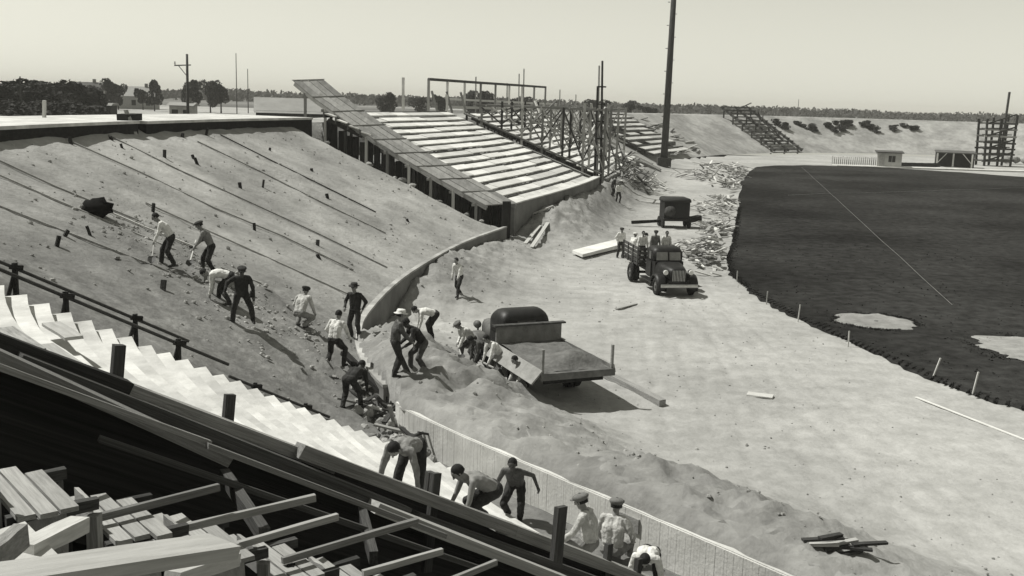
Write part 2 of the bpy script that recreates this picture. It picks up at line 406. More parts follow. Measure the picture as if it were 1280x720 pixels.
while i < i_n1-1:
    p, nn, tt = CV[i], NRM[i], TAN[i]
    if p.y > 13:
        L_ = ARC[i+1]-ARC[i]; nb = 5
        for k in range(nb):
            q = p+tt*(L_*(k+.5)/nb)+nn*(.325+random.uniform(0, .005))
            M3 = Matrix(((tt.x, nn.x, 0), (tt.y, nn.y, 0), (0, 0, 1)))
            mb.box((q.x, q.y, .595), (L_/nb-.003, .035, 1.19), M3)
    i += 1
tag(mb.build('board_facing', 'wallboard', nearw, world=True), kind='stuff')
p, nn, tt = CV[idx(2.5, 18.9)], NRM[idx(2.5, 18.9)], TAN[idx(2.5, 18.9)]
M3 = Matrix(((tt.x, nn.x, 0), (tt.y, nn.y, 0), (0, 0, 1)))
hb = MB().box((p.x+nn.x*.36, p.y+nn.y*.36, .93), (.62, .05, .28), M3).build('vent_panel', 'form', nearw, world=True)

# soil spilled over the top of the near wall
rows = []
for i in range(i_n0, i_n1+1):
    p, nn = CV[i], NRM[i]; ed = .24+.14*noise.noise(Vector((ARC[i]*1.3, 0, 0)))+.06*noise.noise(Vector((ARC[i]*6, 3, 0))); row = []
    for q in (-.7, -.35, -.05, ed*.6, ed, ed+.03):
        x, y = p.x+nn.x*q, p.y+nn.y*q; z = field_z(x, y)-.02 if q < -.5 else max(field_z(x, y)+.02, 1.235)+.05*noise.noise(Vector((x*3, y*3, 1)))
        row.append((x, y, 1.205 if q == ed else 1.16 if q > ed else z))
    rows.append(row)
sp_ = MB().loft(rows, False, False).build('spilled_soil', 'bank', None, True); tag(sp_, kind='structure'); set_dug(sp_.data, lambda x, y: .5)
# concourse slab round the rim
def slab_rim(a, b, dz, label):
    e = empty('concourse_slab', (CV[a].x+NRM[a].x*14, CV[a].y+NRM[a].y*14, 7), label, 'walkway', 'concourse slabs along the rim')
    sweep(a, b, [(13.1, 7.07+dz), (20.2, 7.07+dz), (20.2, 7.2+dz), (13.1, 7.2+dz)]).build('deck_slab', 'whiteconc', e, world=True)
    sweep(a, b, [(13.18, 6.0), (13.6, 6.0), (13.6, 7.066+dz), (13.18, 7.066+dz)]).build('slab_edge_shade', 'tar', e, world=True)  # near-black strip: shadow on the slab edge is put into its colour
slab_rim(idx(-4.4, 29), idx(-4.05, 45.6), .03, 'pale concourse slab along the embankment rim, between the joint and the staircase')
slab_rim(idx(-3.98, 46.2), IA-2, 0, 'pale concourse slab between the rim joint and the wooden ramp')
# ------------------------------------------------------------------ near staircase of fresh concrete with its timber formwork
st_ = empty('concrete_staircase', Lc(0, 4, .3), 'broad fresh white concrete staircase rising beside the dirt embankment', 'staircase')
def cbend(t): return -.022*max(0., 6-t)**2             # the rows bend with the wall at the outer end
def step_z(s, t): return -.14+.187*(int((s-cbend(t))/.34)+1)
for i in range(2, 36):
    top = -.14+.187*(i+1); t0 = random.uniform(-.06, .06); rings = []
    for q in (0, .8, 1.6, 2.6, 3.6, 4.8, 6.2, 7.92):
        t = q if q else t0; s0 = i*.34+cbend(t)
        rings.append([Lc(s0-.004, t, top-.5), Lc(s0+.352, t, top-.5), Lc(s0+.352, t, top), Lc(s0-.004, t, top+.003*(i % 2))])
    MB().loft(rings).build('step', 'whiteconc', st_, world=True)
for s, t, l, ma in ((10.35, 5.2, 1.3, 'oldwood'), (10.0, 5.5, 1.5, 'form'), (9.1, 2.6, 1.1, 'plank')):       # boards left lying on the treads
    b = piece('loose_board', Lc(s, t, step_z(s-.1, t)+.22), Lc(s, t+l, step_z(s-.1, t)+.22), .24, .045, ma)
    tag(b, {'oldwood': 'dark weathered board lying across the upper concrete steps', 'form': 'grey board lying on the concrete steps next to the edge timber', 'plank': 'pale pine board lying on the upper concrete steps'}[ma], 'board')
# side form along the edge of the staircase
sf = empty('side_formwork', Lc(5, 8.1, 2), 'dark timber side formwork along the edge of the white staircase', 'formwork')
for k in range(10):
    dz = -.14-.27*k
    cut = random.uniform(-.1, .3)
    piece('form_board', Lc(.2+cut, 8.03, slab(.2+cut)+dz), Lc(12.6, 8.03+random.uniform(0, .01), slab(12.6)+dz), .045, .262, 'tar', sf, up=DD*KS+Vector((0, 0, 1)))  # shade of the face turned from the sun is put into these black boards
def rail(name, ends, w, h, ma): return piece(name, ends[0], ends[1], w, h, ma, sf)
rail('edge_timber', (Lc(1.2, 8.2, slab(1.2)+.03), Lc(5.3, 8.2, slab(5.3)+.05)), .2, .16, 'oldwood')
rail('edge_timber', (Lc(5.1, 8.35, slab(5.1)+.07), Lc(8.2, 8.35, slab(8.2)+.07)), .18, .15, 'oldwood')
rail('edge_timber', (Lc(7.7, 8.2, slab(7.7)+.02), Lc(10.1, 8.2, slab(10.1)+.03)), .24, .13, 'oldwood')
rail('edge_timber', (Lc(10.0, 8.3, slab(10)+.04), Lc(12.4, 8.3, slab(12.4)+.05)), .2, .14, 'tar')
rail('waler', (Lc(6.9, 8.55, slab(6.9)-.18), Lc(11.0, 8.5, slab(11)-.05)), .16, .14, 'darkwood')
rail('waler', (Lc(1.4, 8.55, slab(1.4)-.22), Lc(6.8, 8.55, slab(6.8)-.2)), .14, .13, 'darkwood')
rail('waler', (Lc(4.35, 8.8, slab(4.35)-.33), Lc(7.5, 8.75, slab(7.5)-.22)), .22, .12, 'form')
rail('waler', (Lc(9.35, 9.1, slab(9.35)-.22), Lc(11.6, 9.0, slab(11.6)+.02)), .2, .1, 'oldwood')
for s, t, hh, wdt in ((10.1, 8.0, .34, .11), (8.95, 8.0, .28, .11), (6.4, 8.25, .33, .12), (6.28, 7.95, .3, .09), (4.6, 8.6, .58, .17), (3.3, 8.25, .3, .11), (2.7, 8.3, .26, .1)):
    piece('stake', Lc(s, t, slab(s)-.9), Lc(s-.16, t-.05, slab(s)+hh), wdt, .08, 'darkwood', sf, up=RV)
# open framing over the pit
fr = empty('open_framing', Lc(9, 11, 3), 'open timber framing of level ledgers over the dark pit', 'framing')
ledg = [(11.45, 10.25, 5.72), (10.75, 9.5, 5.5), (10.2, 9.25, 5.25), (9.75, 8.45, 5.02), (9.0, 8.2, 4.7), (8.4, 7.5, 4.35), (7.7, 6.9, 4.0), (7.0, 6.2, 3.6)]
for a, b, z in ledg:
    piece('ledger', Lc(a, 11, z), Lc(b, 11+random.uniform(-.1, .1), z+random.uniform(0, .05)), .04, .055, random.choice(('oldwood', 'form')), fr)
    piece('post', Lc(a-.06, 11.03, z-1.2), Lc(a-.06, 11.03, z-.04), .06, .06, 'tar', fr)
piece('stringer', Lc(11.6, 10.02, slab(11.6)+.02), Lc(9.9, 10, slab(9.9)+.0), .05, .05, 'oldwood', fr)
piece('stringer', Lc(9.95, 10.06, slab(9.95)-.02), Lc(7.4, 10, slab(7.4)-.1), .05, .05, 'oldwood', fr)
piece('stringer', Lc(10.6, 9.3, slab(10.6)-.4), Lc(6.4, 9.3, slab(6.4)-.45), .06, .06, 'darkwood', fr)
piece('cross_joist', Lc(7.6, 8.7, slab(7.6)-.35), Lc(8.2, 9.9, slab(8.2)-.6), .09, .14, 'darkwood', fr)
piece('cross_joist', Lc(9.2, 8.7, slab(9.2)-.45), Lc(9.6, 10.4, slab(9.6)-.6), .09, .14, 'darkwood', fr)
piece('cross_joist', Lc(4.9, 8.9, slab(4.9)-.5), Lc(5.7, 10.6, slab(5.7)-.6), .09, .12, 'oldwood', fr)
# board platforms stepping down below the camera
pf = empty('stepped_platforms', Lc(11, 12.2, 5), 'sunlit stepped board platforms rising out of the dark pit', 'platform')
for j in range(8):
    sa = 12.4-.62*j; z = slab(sa)-.80
    t0, t1 = 10.2+.04*(j % 3), 11.35
    for k in range(3):
        s = sa-.07-.128*k
        piece('tread_board', Lc(s, t0+(.0, .14, .34)[k]+random.uniform(-.05, .05), z), Lc(s, t1+random.uniform(-.05, .05), z), .112, .035, 'tread', pf)
    for t in (t1-.15, 10.5): piece('bearer', Lc(sa+.02, t, z-.06), Lc(sa-.56, t, z-.06), .06, .08, 'darkwood', pf)
    piece('end_panel', Lc(sa-.17, t1-.05, z-.04), Lc(sa-.17, t1-.05, z-.5), .3, .035, 'form', pf, up=RV)
    piece('platform_post', Lc(sa-.52, t1-.12, z-.13), Lc(sa-.52, t1-.12, z-1.0), .08, .08, 'oldwood', pf)
    piece('platform_post', Lc(sa-.5, 10.45, z-.13), Lc(sa-.5, 10.45, z-1.0), .08, .08, 'darkwood', pf)
    piece('riser_board', Lc(sa-.56, t0+.5, z-.2), Lc(sa-.56, t1-.3, z-.2), .03, .2, 'form', pf)
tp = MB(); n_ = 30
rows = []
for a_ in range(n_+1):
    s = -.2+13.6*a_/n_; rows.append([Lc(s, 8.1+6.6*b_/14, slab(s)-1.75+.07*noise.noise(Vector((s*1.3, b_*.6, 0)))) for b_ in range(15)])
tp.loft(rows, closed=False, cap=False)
tpo = tp.build('pit_shade_sheet', 'shade_tarpaper', None, True); tag(tpo, 'black sheet standing in for the deep shade of the pit below the open framing', 'sheeting')  # added sheet: deep shade of the pit painted as a black surface
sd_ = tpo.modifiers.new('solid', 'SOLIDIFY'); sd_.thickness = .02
fp = piece('scaffold_plank', (-1.76, 3.09, 7.11), (-1.15, 3.98, 6.87), .2, .055, 'plank'); tag(fp, 'wide sunlit scaffold plank lying over the stepped platforms', 'plank')
sq = piece('short_timber', (-2.00, 3.80, 6.87), (-1.98, 4.01, 6.88), .06, .1, 'oldwood'); tag(sq, 'short dark timber block on the white form panel', 'timber')
a, b, c, d = (Vector((-2.44, 4.12, 6.74)), Vector((-2.21, 4.51, 6.72)), Vector((-1.87, 4.19, 6.66)), Vector((-2.01, 3.62, 6.66)))
up = Vector((0, 0, .05)); 
fpn = MB().loft([[a-up, b-up, c-up, d-up], [a, b, c, d]]).build('form_panel', 'whiteconc'); tag(fpn, 'tilted white form panel leaning beside the scaffold plank', 'panel')
tw = piece('crossbar', (-2.09, 4.24, 6.70), (-2.03, 4.68, 6.64), .1, .07, 'plank'); tag(tw, 'short pale crossbar nailed beside the white form panel', 'board')
lb = piece('crossbar', (-1.45, 4.25, 6.59), (-1.35, 4.86, 6.40), .08, .06, 'plank'); tag(lb, 'short pale crossbar under the end of the scaffold plank', 'board')
# guide rails on posts up the embankment, next to the staircase
def guide(t, s0, s1, hh, label, n):
    e = empty('guide_rail', Lc((s0+s1)/2, t, .3), label, 'rail', 'guide rails up the embankment')
    def zz(s): p = Lc(s, t, 0); return bank_z(p.x, p.y)
    za, zb = slab(s0)+hh, slab(s1)+hh
    MB().tube(Lc(s0, t, za), Lc(s1, t, zb), .034, n=8).build('pipe', 'steel', e, world=True)
    for k in range(n):
        s = s0+(s1-s0)*(k+.5)/n; z = zz(s); q = za+(zb-za)*(k+.5)/n
        piece('post', Lc(s, t, z-.3), Lc(s, t, q+.1), .08, .08, 'tar', e)
        piece('clamp', Lc(s-.14, t+.03, q), Lc(s+.1, t+.03, q+.04), .09, .09, 'tar', e)
        piece('brace', Lc(s+.35, t, z-.1), Lc(s, t, q-.05), .05, .07, 'tar', e)
guide(-1.6, 4.5, 10.8, .36, 'dark guide rail on stub posts right beside the white staircase', 3)
guide(-3.4, 4.6, 11.5, .45, 'dark guide rail on stub posts farther from the white staircase', 3)
guide(-3.6, 1.0, 3.6, .02, 'short dark guide rail low on the embankment above the rubble', 2)
# boards and chalk lines laid down the slope
def slope_line(i, s0, s1, w, h, ma, name, label, cat, grp=None, dz=.05):
    e = MB(); n = max(2, int((s1-s0)/2.6)); pts = []
    for k in range(n+1):
        s = s0+(s1-s0)*k/n; p = CV[i]+NRM[i]*s; pts.append(Vector((p.x, p.y, bank_z(p.x, p.y)+dz)))
    for k in range(n): e.beam(pts[k], pts[k+1], w, h)
    return tag(e.build(name, ma), label, cat, grp)
k = 0
for (x, y, s0, s1) in ((-4.4, 30.5, 5.5, 12.8), (-4.85, 33.2, 3.2, 12.6), (-4.95, 36.5, .7, 8.2), (-4.5, 43, .8, 13), (-3.7, 48.5, 2.5, 12), (-4.75, 40, 1.5, 12.7), (-4.9, 34.6, 7.5, 12.9), (-3.0, 51.5, 4, 12.4)):
    slope_line(idx(x, y), s0, s1, .05, .06, random.choice(('darkwood', 'oldwood', 'form')), 'screed_board', 'thin screed board laid straight down the dirt embankment', 'board', 'screed boards on the embankment')
for (x, y, s0, s1) in ((-4.1, 29, 9.5, 12.3), (-4.8, 34, 5.5, 9)):
    slope_line(idx(x, y), s0, s1, .07, .05, 'plank', 'string_board', 'thin pale batten laid down the dirt embankment', 'board', 'pale battens on the embankment')
# grade stakes
for k in range(26):
    i = random.randrange(idx(-3.9, 28.3), idx(-2.5, 54)); s = random.choice((3.2, 5.5, 8, 10.4, 12.3))+random.uniform(-.5, .5)
    p = CV[i]+NRM[i]*s; z = bank_z(p.x, p.y); h = random.uniform(.12, .36)
    o = piece('grade_stake', (p.x, p.y, z-.15), (p.x+random.uniform(-.14, .14), p.y+random.uniform(-.14, .14), z+h), random.uniform(.09, .15), .09, 'tar')
    tag(o, 'short dark grade stake driven into the dirt embankment', 'stake', 'grade stakes on the embankment')
# clods and stones on the slope and the field edge
CL = []
for v in range(4):
    b = MB().ball((0, 0, 0), 1, 7, 5, (1, .8, .6)); rg = random.Random(v)
    for q in b.v: q *= rg.uniform(.75, 1.2)
    CL.append((b.mesh('clod', 'clod'), None)); b2 = MB(); b2.v, b2.f = [q.copy() for q in b.v], list(b.f); CL[-1] = (CL[-1][0], b2.mesh('stone', 'stone'))
def joined(name, n, place, ma, label, cat):
    mb = MB()
    for _ in range(n):
        p, r = place(); b = MB().ball((0, 0, 0), r, 6, 4, (1, random.uniform(.6, 1), random.uniform(.5, .8)))
        rz = Matrix.Rotation(random.uniform(0, 6.3), 3, 'Z')
        mb.add([rz @ (q*random.uniform(.8, 1.2))+p for q in b.v], b.f)
    return tag(mb.build(name, ma), label, cat, kind='stuff')
def on_bank():
    if random.random() < .55:
        c = random.choice(((-9.3, 31), (-7.5, 29), (-5.4, 29), (-10.8, 32.5), (-12.5, 33.5))); x, y = random.gauss(c[0], 1.2), random.gauss(c[1], 1.3)
        if nearest(x, y)[1] < .4: x -= 1.5
    else:
        i = random.randrange(idx(-2.55, 25.1), IA); s = random.uniform(.5, 13); p = CV[i]+NRM[i]*s; x, y = p
    r = random.choice((.02, .03, .04, .07))*random.uniform(.7, 1.4)
    return Vector((x, y, gz(x, y)+r*.2)), r
joined('soil_clods', 1300, on_bank, 'bank', 'loose soil clods scattered on the dug embankment', 'soil')
def on_field():
    i = random.randrange(i_n0, idx(5.8, 82))
    if random.random() < .3:
        x, y = random.uniform(1, 12), random.uniform(14, 60); r = random.uniform(.012, .04)
        if nearest(x, y)[1] < -.5: return Vector((x, y, gz(x, y)+r*.2)), r
    d = -abs(random.gauss(0, 2.4))-.2; p = CV[i]+NRM[i]*d
    r = random.choice((.015, .02, .03, .05))*random.uniform(.7, 1.4)
    return Vector((p.x, p.y, gz(p.x, p.y)+r*.2)), r
joined('field_clods', 1500, on_field, 'bank', 'loose clods on the spoil heaped along the retaining wall', 'soil')

# rubble heap where the wall has its gap
ru = empty('rubble_heap', (-3.2, 25.4, .6), 'heap of broken stone and timber offcuts between the staircase foot and the wall', 'rubble')
for k in range(110):
    t = random.random(); x, y = -4.7+t*2.6+random.gauss(0, .3), 28.3-t*5.2+random.gauss(0, .45)
    z = .45+random.uniform(0, .35)*(1-abs(t-.5)); r = random.uniform(.07, .2)
    M = Matrix.Translation((x, y, z)) @ Matrix.Rotation(random.uniform(0, 6), 4, 'Z') @ Matrix.Rotation(random.uniform(0, 6), 4, 'X') @ Matrix.Scale(r, 4)
    link(bpy.data.objects.new('stone', CL[k % 4][1]), ru, M)
for k in range(26):
    t = random.random(); x, y = -4.6+t*2.6+random.gauss(0, .3), 28.0-t*5.0+random.gauss(0, .4); a = random.uniform(0, 6.3); l = random.uniform(.25, .6)
    d = Vector((math.cos(a)*l, math.sin(a)*l, random.uniform(-.1, .45))); c = Vector((x, y, .85))
    piece('offcut', c-d, c+d, random.uniform(.06, .14), .05, random.choice(('plank', 'darkwood', 'darkwood', 'form')), ru)

# ------------------------------------------------------------------ far stands of board rows
def stand(i0, i1, label, nrow, z0, z1, smax, wt='seat', step=6, gap=0.):
    e = empty('grandstand_section', (CV[i0].x, CV[i0].y, 1), label, 'grandstand')
    dep = smax/nrow
    for r in range(nrow):
        a = .5+r*dep; z = z0+(z1-z0)*r/(nrow-1)
        j0 = i0
        while j0 < i1:
            j1 = min(i1, j0+random.choice((8, 12, 16, 20)))
            if random.random() >= gap or r == 0:
                zz = z+random.uniform(-.03, .03)
                rw = sweep(j0, j1, [(a, zz-.08), (a+dep*.80, zz-.08+dep*.8*.27), (a+dep*.80, zz+dep*.8*.27), (a, zz)], step).build('seat_plank', wt, e, world=True)
            j0 = j1
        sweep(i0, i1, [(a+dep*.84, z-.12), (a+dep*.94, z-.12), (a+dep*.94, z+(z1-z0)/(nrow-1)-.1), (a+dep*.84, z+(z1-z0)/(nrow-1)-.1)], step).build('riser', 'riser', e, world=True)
    # rakers below
    j = i0+1
    while j < i1:
        p, nn = CV[j], NRM[j]
        A = Vector((p.x+nn.x*.6, p.y+nn.y*.6, z0-.25)); B = Vector((p.x+nn.x*(smax+.2), p.y+nn.y*(smax+.2), z1-.25))
        piece('raker', A, B, .14, .24, 'darkwood', e)
        for q in (.15, .4, .65, .9):
            c = A.lerp(B, q); piece('stand_post', (c.x, c.y, bank_z(c.x, c.y)-.2), (c.x, c.y, c.z-.1), .14, .14, 'darkwood', e)
        j += 14
    return e
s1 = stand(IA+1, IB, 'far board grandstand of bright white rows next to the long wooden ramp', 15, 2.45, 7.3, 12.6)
fw = empty('stand_parapet', (CV[IA].x, CV[IA].y, 0), 'grey concrete parapet along the foot of the white board grandstand', 'wall')
sweep(IA-1, IB+4, [(-.05, -.3), (.35, -.3), (.35, 2.5), (-.05, 2.5)]).build('parapet_face', 'dark_shadeconc', fw, world=True)  # dark grey stands for the shaded side of the parapet
sweep(IA-1, IB+4, [(-.1, 2.503), (.48, 2.503), (.48, 2.58), (-.1, 2.58)]).build('parapet_cap', 'seat', fw, world=True)
piece('end_post', (CV[IA-3].x-.15, CV[IA-3].y-.1, -.2), (CV[IA-3].x-.15, CV[IA-3].y-.1, 2.75), .5, .5, 'tar', fw)
IC, ID = idx(8.2, 93.5), idx(15.5, 130)
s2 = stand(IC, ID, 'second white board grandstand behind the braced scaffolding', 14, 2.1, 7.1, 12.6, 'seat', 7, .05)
fw2 = empty('stand_parapet', (CV[IC].x, CV[IC].y, 0), 'low dark parapet in front of the second white grandstand', 'wall')
sweep(IC-4, ID+2, [(0, -.3), (.3, -.3), (.3, 2.0), (0, 2.0)]).build('parapet_face', 'oldwood', fw2, world=True)
# the aisle trench between the two sections
for (j, label) in ((IB+3, 'dark stair framing closing the far end of the first white grandstand'), (IC-5, 'dark stair framing at the near end of the second white grandstand')):
    p, nn = CV[j], NRM[j]; e = empty('aisle_framing', (p.x, p.y, 1), label, 'framing')
    for q in range(13):
        a = .8+q; z = 2.3+q*.4
        piece('strut', (p.x+nn.x*a, p.y+nn.y*a, bank_z(p.x+nn.x*a, p.y+nn.y*a)-.2), (p.x+nn.x*a, p.y+nn.y*a, z+.15), .2, .2, 'darkwood', e)
    piece('aisle_rail', (p.x+nn.x*.5, p.y+nn.y*.5, 2.45), (p.x+nn.x*13, p.y+nn.y*13, 7.3), .6, .1, 'deck', e)

# ------------------------------------------------------------------ wooden ramp over the end of the first stand
def ramp(path, wid, label, legs, side=Vector((0, 1, 0)), ma='deck', nb=5):
    e = empty('wooden_ramp', path[0], label, 'ramp')
    P = [Vector(q) for q in path]; n = len(P)
    for k in range(n-1):
        d = (P[k+1]-P[k]); x = Vector((d.y, -d.x, 0)).normalized()
        for b in range(nb):
            off = x*(wid*((b+.5)/nb-.5)); lift = Vector((0, 0, .02*((k+b) % 2)))
            piece('deck_board', P[k]+off+lift, P[k+1]+off+lift, wid/nb-.02, .05, ma, e)
        for sgn in (-1, 1):
            off = x*(wid/2-.1)*sgn-Vector((0, 0, .17)); piece('stringer', P[k]+off, P[k+1]+off, .1, .26, 'oldwood', e)
        m_ = Vector((0, 0, -.055)); piece('cleat', P[k]+m_-x*(wid/2+.02), P[k]+m_+x*(wid/2+.02), .12, .06, 'oldwood', e)
    for q in legs:
        k = min(n-2, int(q)); c = P[k].lerp(P[k+1], q-k); d = P[k+1]-P[k]; x = Vector((d.y, -d.x, 0)).normalized()
        for sgn, mm in ((-1, 'oldwood'), (1, 'plank')):
            a = c+x*(wid/2-.12)*sgn; piece('trestle_leg', (a.x, a.y, gz(a.x, a.y)-1.0), (a.x, a.y, a.z-.28), .16, .16, mm, e)
        piece('trestle_cap', c-x*(wid/2+.15)-Vector((0, 0, .36)), c+x*(wid/2+.15)-Vector((0, 0, .36)), .14, .16, 'oldwood', e)
    return e
rp = empty('wooden_ramp', (.1, 62, 1), 'long grey wooden ramp on trestle legs climbing over the white grandstand', 'ramp')
A0, A1 = Vector((-1.75, 61.9, 2.45)), Vector((-14.6, 68.6, 9.3)); WX = Vector((1.95, .25, .12)); NP = 9
for k in range(NP):
    f0, f1 = k/NP, (k+1)/NP
    q = [A0.lerp(A1, f0), A0.lerp(A1, f1)]
    for v in q: v.z += -.55*math.sin(math.pi*max(0, (A0.x-v.x)/12.85))*.6
    if k == NP-1: q[1].z += .15
    for j in range(4):
        w0, w1 = WX*(j/4+.012), WX*((j+1)/4-.012); lift = Vector((0, 0, .012*((k+j) % 3)))
        MB().loft([[q[0]+w0+lift, q[0]+w1+lift, q[0]+w1+lift-Vector((0, 0, .06)), q[0]+w0+lift-Vector((0, 0, .06))],
                   [q[1]+w0+lift, q[1]+w1+lift, q[1]+w1+lift-Vector((0, 0, .06)), q[1]+w0+lift-Vector((0, 0, .06))]]).build('deck_board', 'deck', rp, world=True)
    dn = Vector((0, 0, -.2))
    for wv in (WX*.06, WX*.94): piece('stringer', q[0]+wv+dn, q[1]+wv+dn, .1, .26, 'oldwood', rp)
    piece('cleat', q[1]-WX*.03+Vector((0, 0, .03)), q[1]+WX*1.03+Vector((0, 0, .03)), .07, .05, 'oldwood', rp)
    m_ = (q[0]+q[1])/2
    for wv, mm in ((WX*.08, 'plank' if k % 2 else 'oldwood'), (WX*.92, 'darkwood')):
        a_ = m_+wv; piece('trestle_leg', (a_.x, a_.y, gz(a_.x, a_.y)-.3), (a_.x, a_.y, a_.z-.25), .17, .17, mm, rp)
    piece('trestle_cap', m_-WX*.05+dn*1.9, m_+WX*1.05+dn*1.9, .14, .16, 'oldwood', rp)
p, nn, tt = CV[ID+4], NRM[ID+4], TAN[ID+4]
pts = [(p.x+nn.x*s+tt.x*1.5, p.y+nn.y*s+tt.y*1.5, 1.6+s*.45) for s in (-2.5, 1, 4, 7, 10, 13)]
ramp(pts, 3.2, 'grey wooden ramp beyond the second white grandstand', (1.2, 2.5, 3.6, 4.8))
p, nn, tt = CV[ID+26], NRM[ID+26], TAN[ID+26]
pts = [(p.x+nn.x*s+tt.x*1.5, p.y+nn.y*s+tt.y*1.5, 1.3+s*.45) for s in (-1, 3, 7, 10, 13)]
ramp(pts, 1.6, 'narrow pale ramp farthest along the sideline bank', (1.5, 2.6), ma='plank')
s3 = stand(idx(20.5, 151), idx(29, 169), 'sparse unfinished board rows on the bank beyond the tall light pole', 9, 1.6, 6.4, 11.5, 'plank', 7, .3)
# shade of the void under the ramp, put in as near-black boards
vb = empty('ramp_void_shade', (CV[IA-4].x, CV[IA-4].y, 1), 'near-black boards standing in for the shaded void under the edge of the long wooden ramp', 'sheathing')
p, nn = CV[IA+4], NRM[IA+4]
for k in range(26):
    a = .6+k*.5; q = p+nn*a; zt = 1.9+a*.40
    piece('void_shade_board', (q.x, q.y, gz(q.x, q.y)-1.2), (q.x, q.y, zt+random.uniform(-.5, .0)), .42, .05, 'tar', vb, up=(p-CV[IA]).to_3d())
for k in range(30):
    a = random.uniform(1, 12.5); q = CV[IA-6]+NRM[IA-6]*a+TAN[IA-6]*random.uniform(-.3, .3); r = random.uniform(.12, .3)
    M = Matrix.Translation((q.x, q.y, gz(q.x, q.y)+r*.3)) @ Matrix.Rotation(random.uniform(0, 6), 4, 'Z') @ Matrix.Scale(r, 4)
    tag(link(bpy.data.objects.new('stone_block', CL[k % 4][1]), None, M), 'pale stone block along the dirt edge below the long ramp', 'stone', 'stone blocks under the ramp')
# ------------------------------------------------------------------ trucks
def arc(cx, cz, r, a0, a1, n): return [(cx+r*math.cos(a0+(a1-a0)*k/n), cz+r*math.sin(a0+(a1-a0)*k/n)) for k in range(n+1)]
def rrect(w, z0, z1, r, n=4):                              # rounded-top section in x,z
    P = [(-w, z0), (w, z0)]
    P += arc(w-r, z1-r, r, 0, math.pi/2, n)+arc(-w+r, z1-r, r, math.pi/2, math.pi, n)
    return P
def wheel(root, x, y, r, wd, dual=False):
    sx = 1 if x > 0 else -1
    b = MB(); n = 20; prof = [(-.5, .62), (-.5, .9), (-.36, 1.), (.36, 1.), (.5, .9), (.5, .62)]
    rings = [[(x+q*wd, y+r*h*math.cos(2*math.pi*k/n), r+r*h*math.sin(2*math.pi*k/n)) for k in range(n)] for q, h in prof]
    b.loft(rings, True, False)
    wh = b.build('tyre', 'rubber', root, True)
    b = MB().tube((x-wd*.3, y, r), (x+wd*.3, y, r), r*.63, n=16).tube((x+sx*wd*.3, y, r), (x+sx*wd*.55, y, r), r*.22, r*.16, n=10)
    b.build('rim', 'greypaint', root and wh, False, WM[root.name])
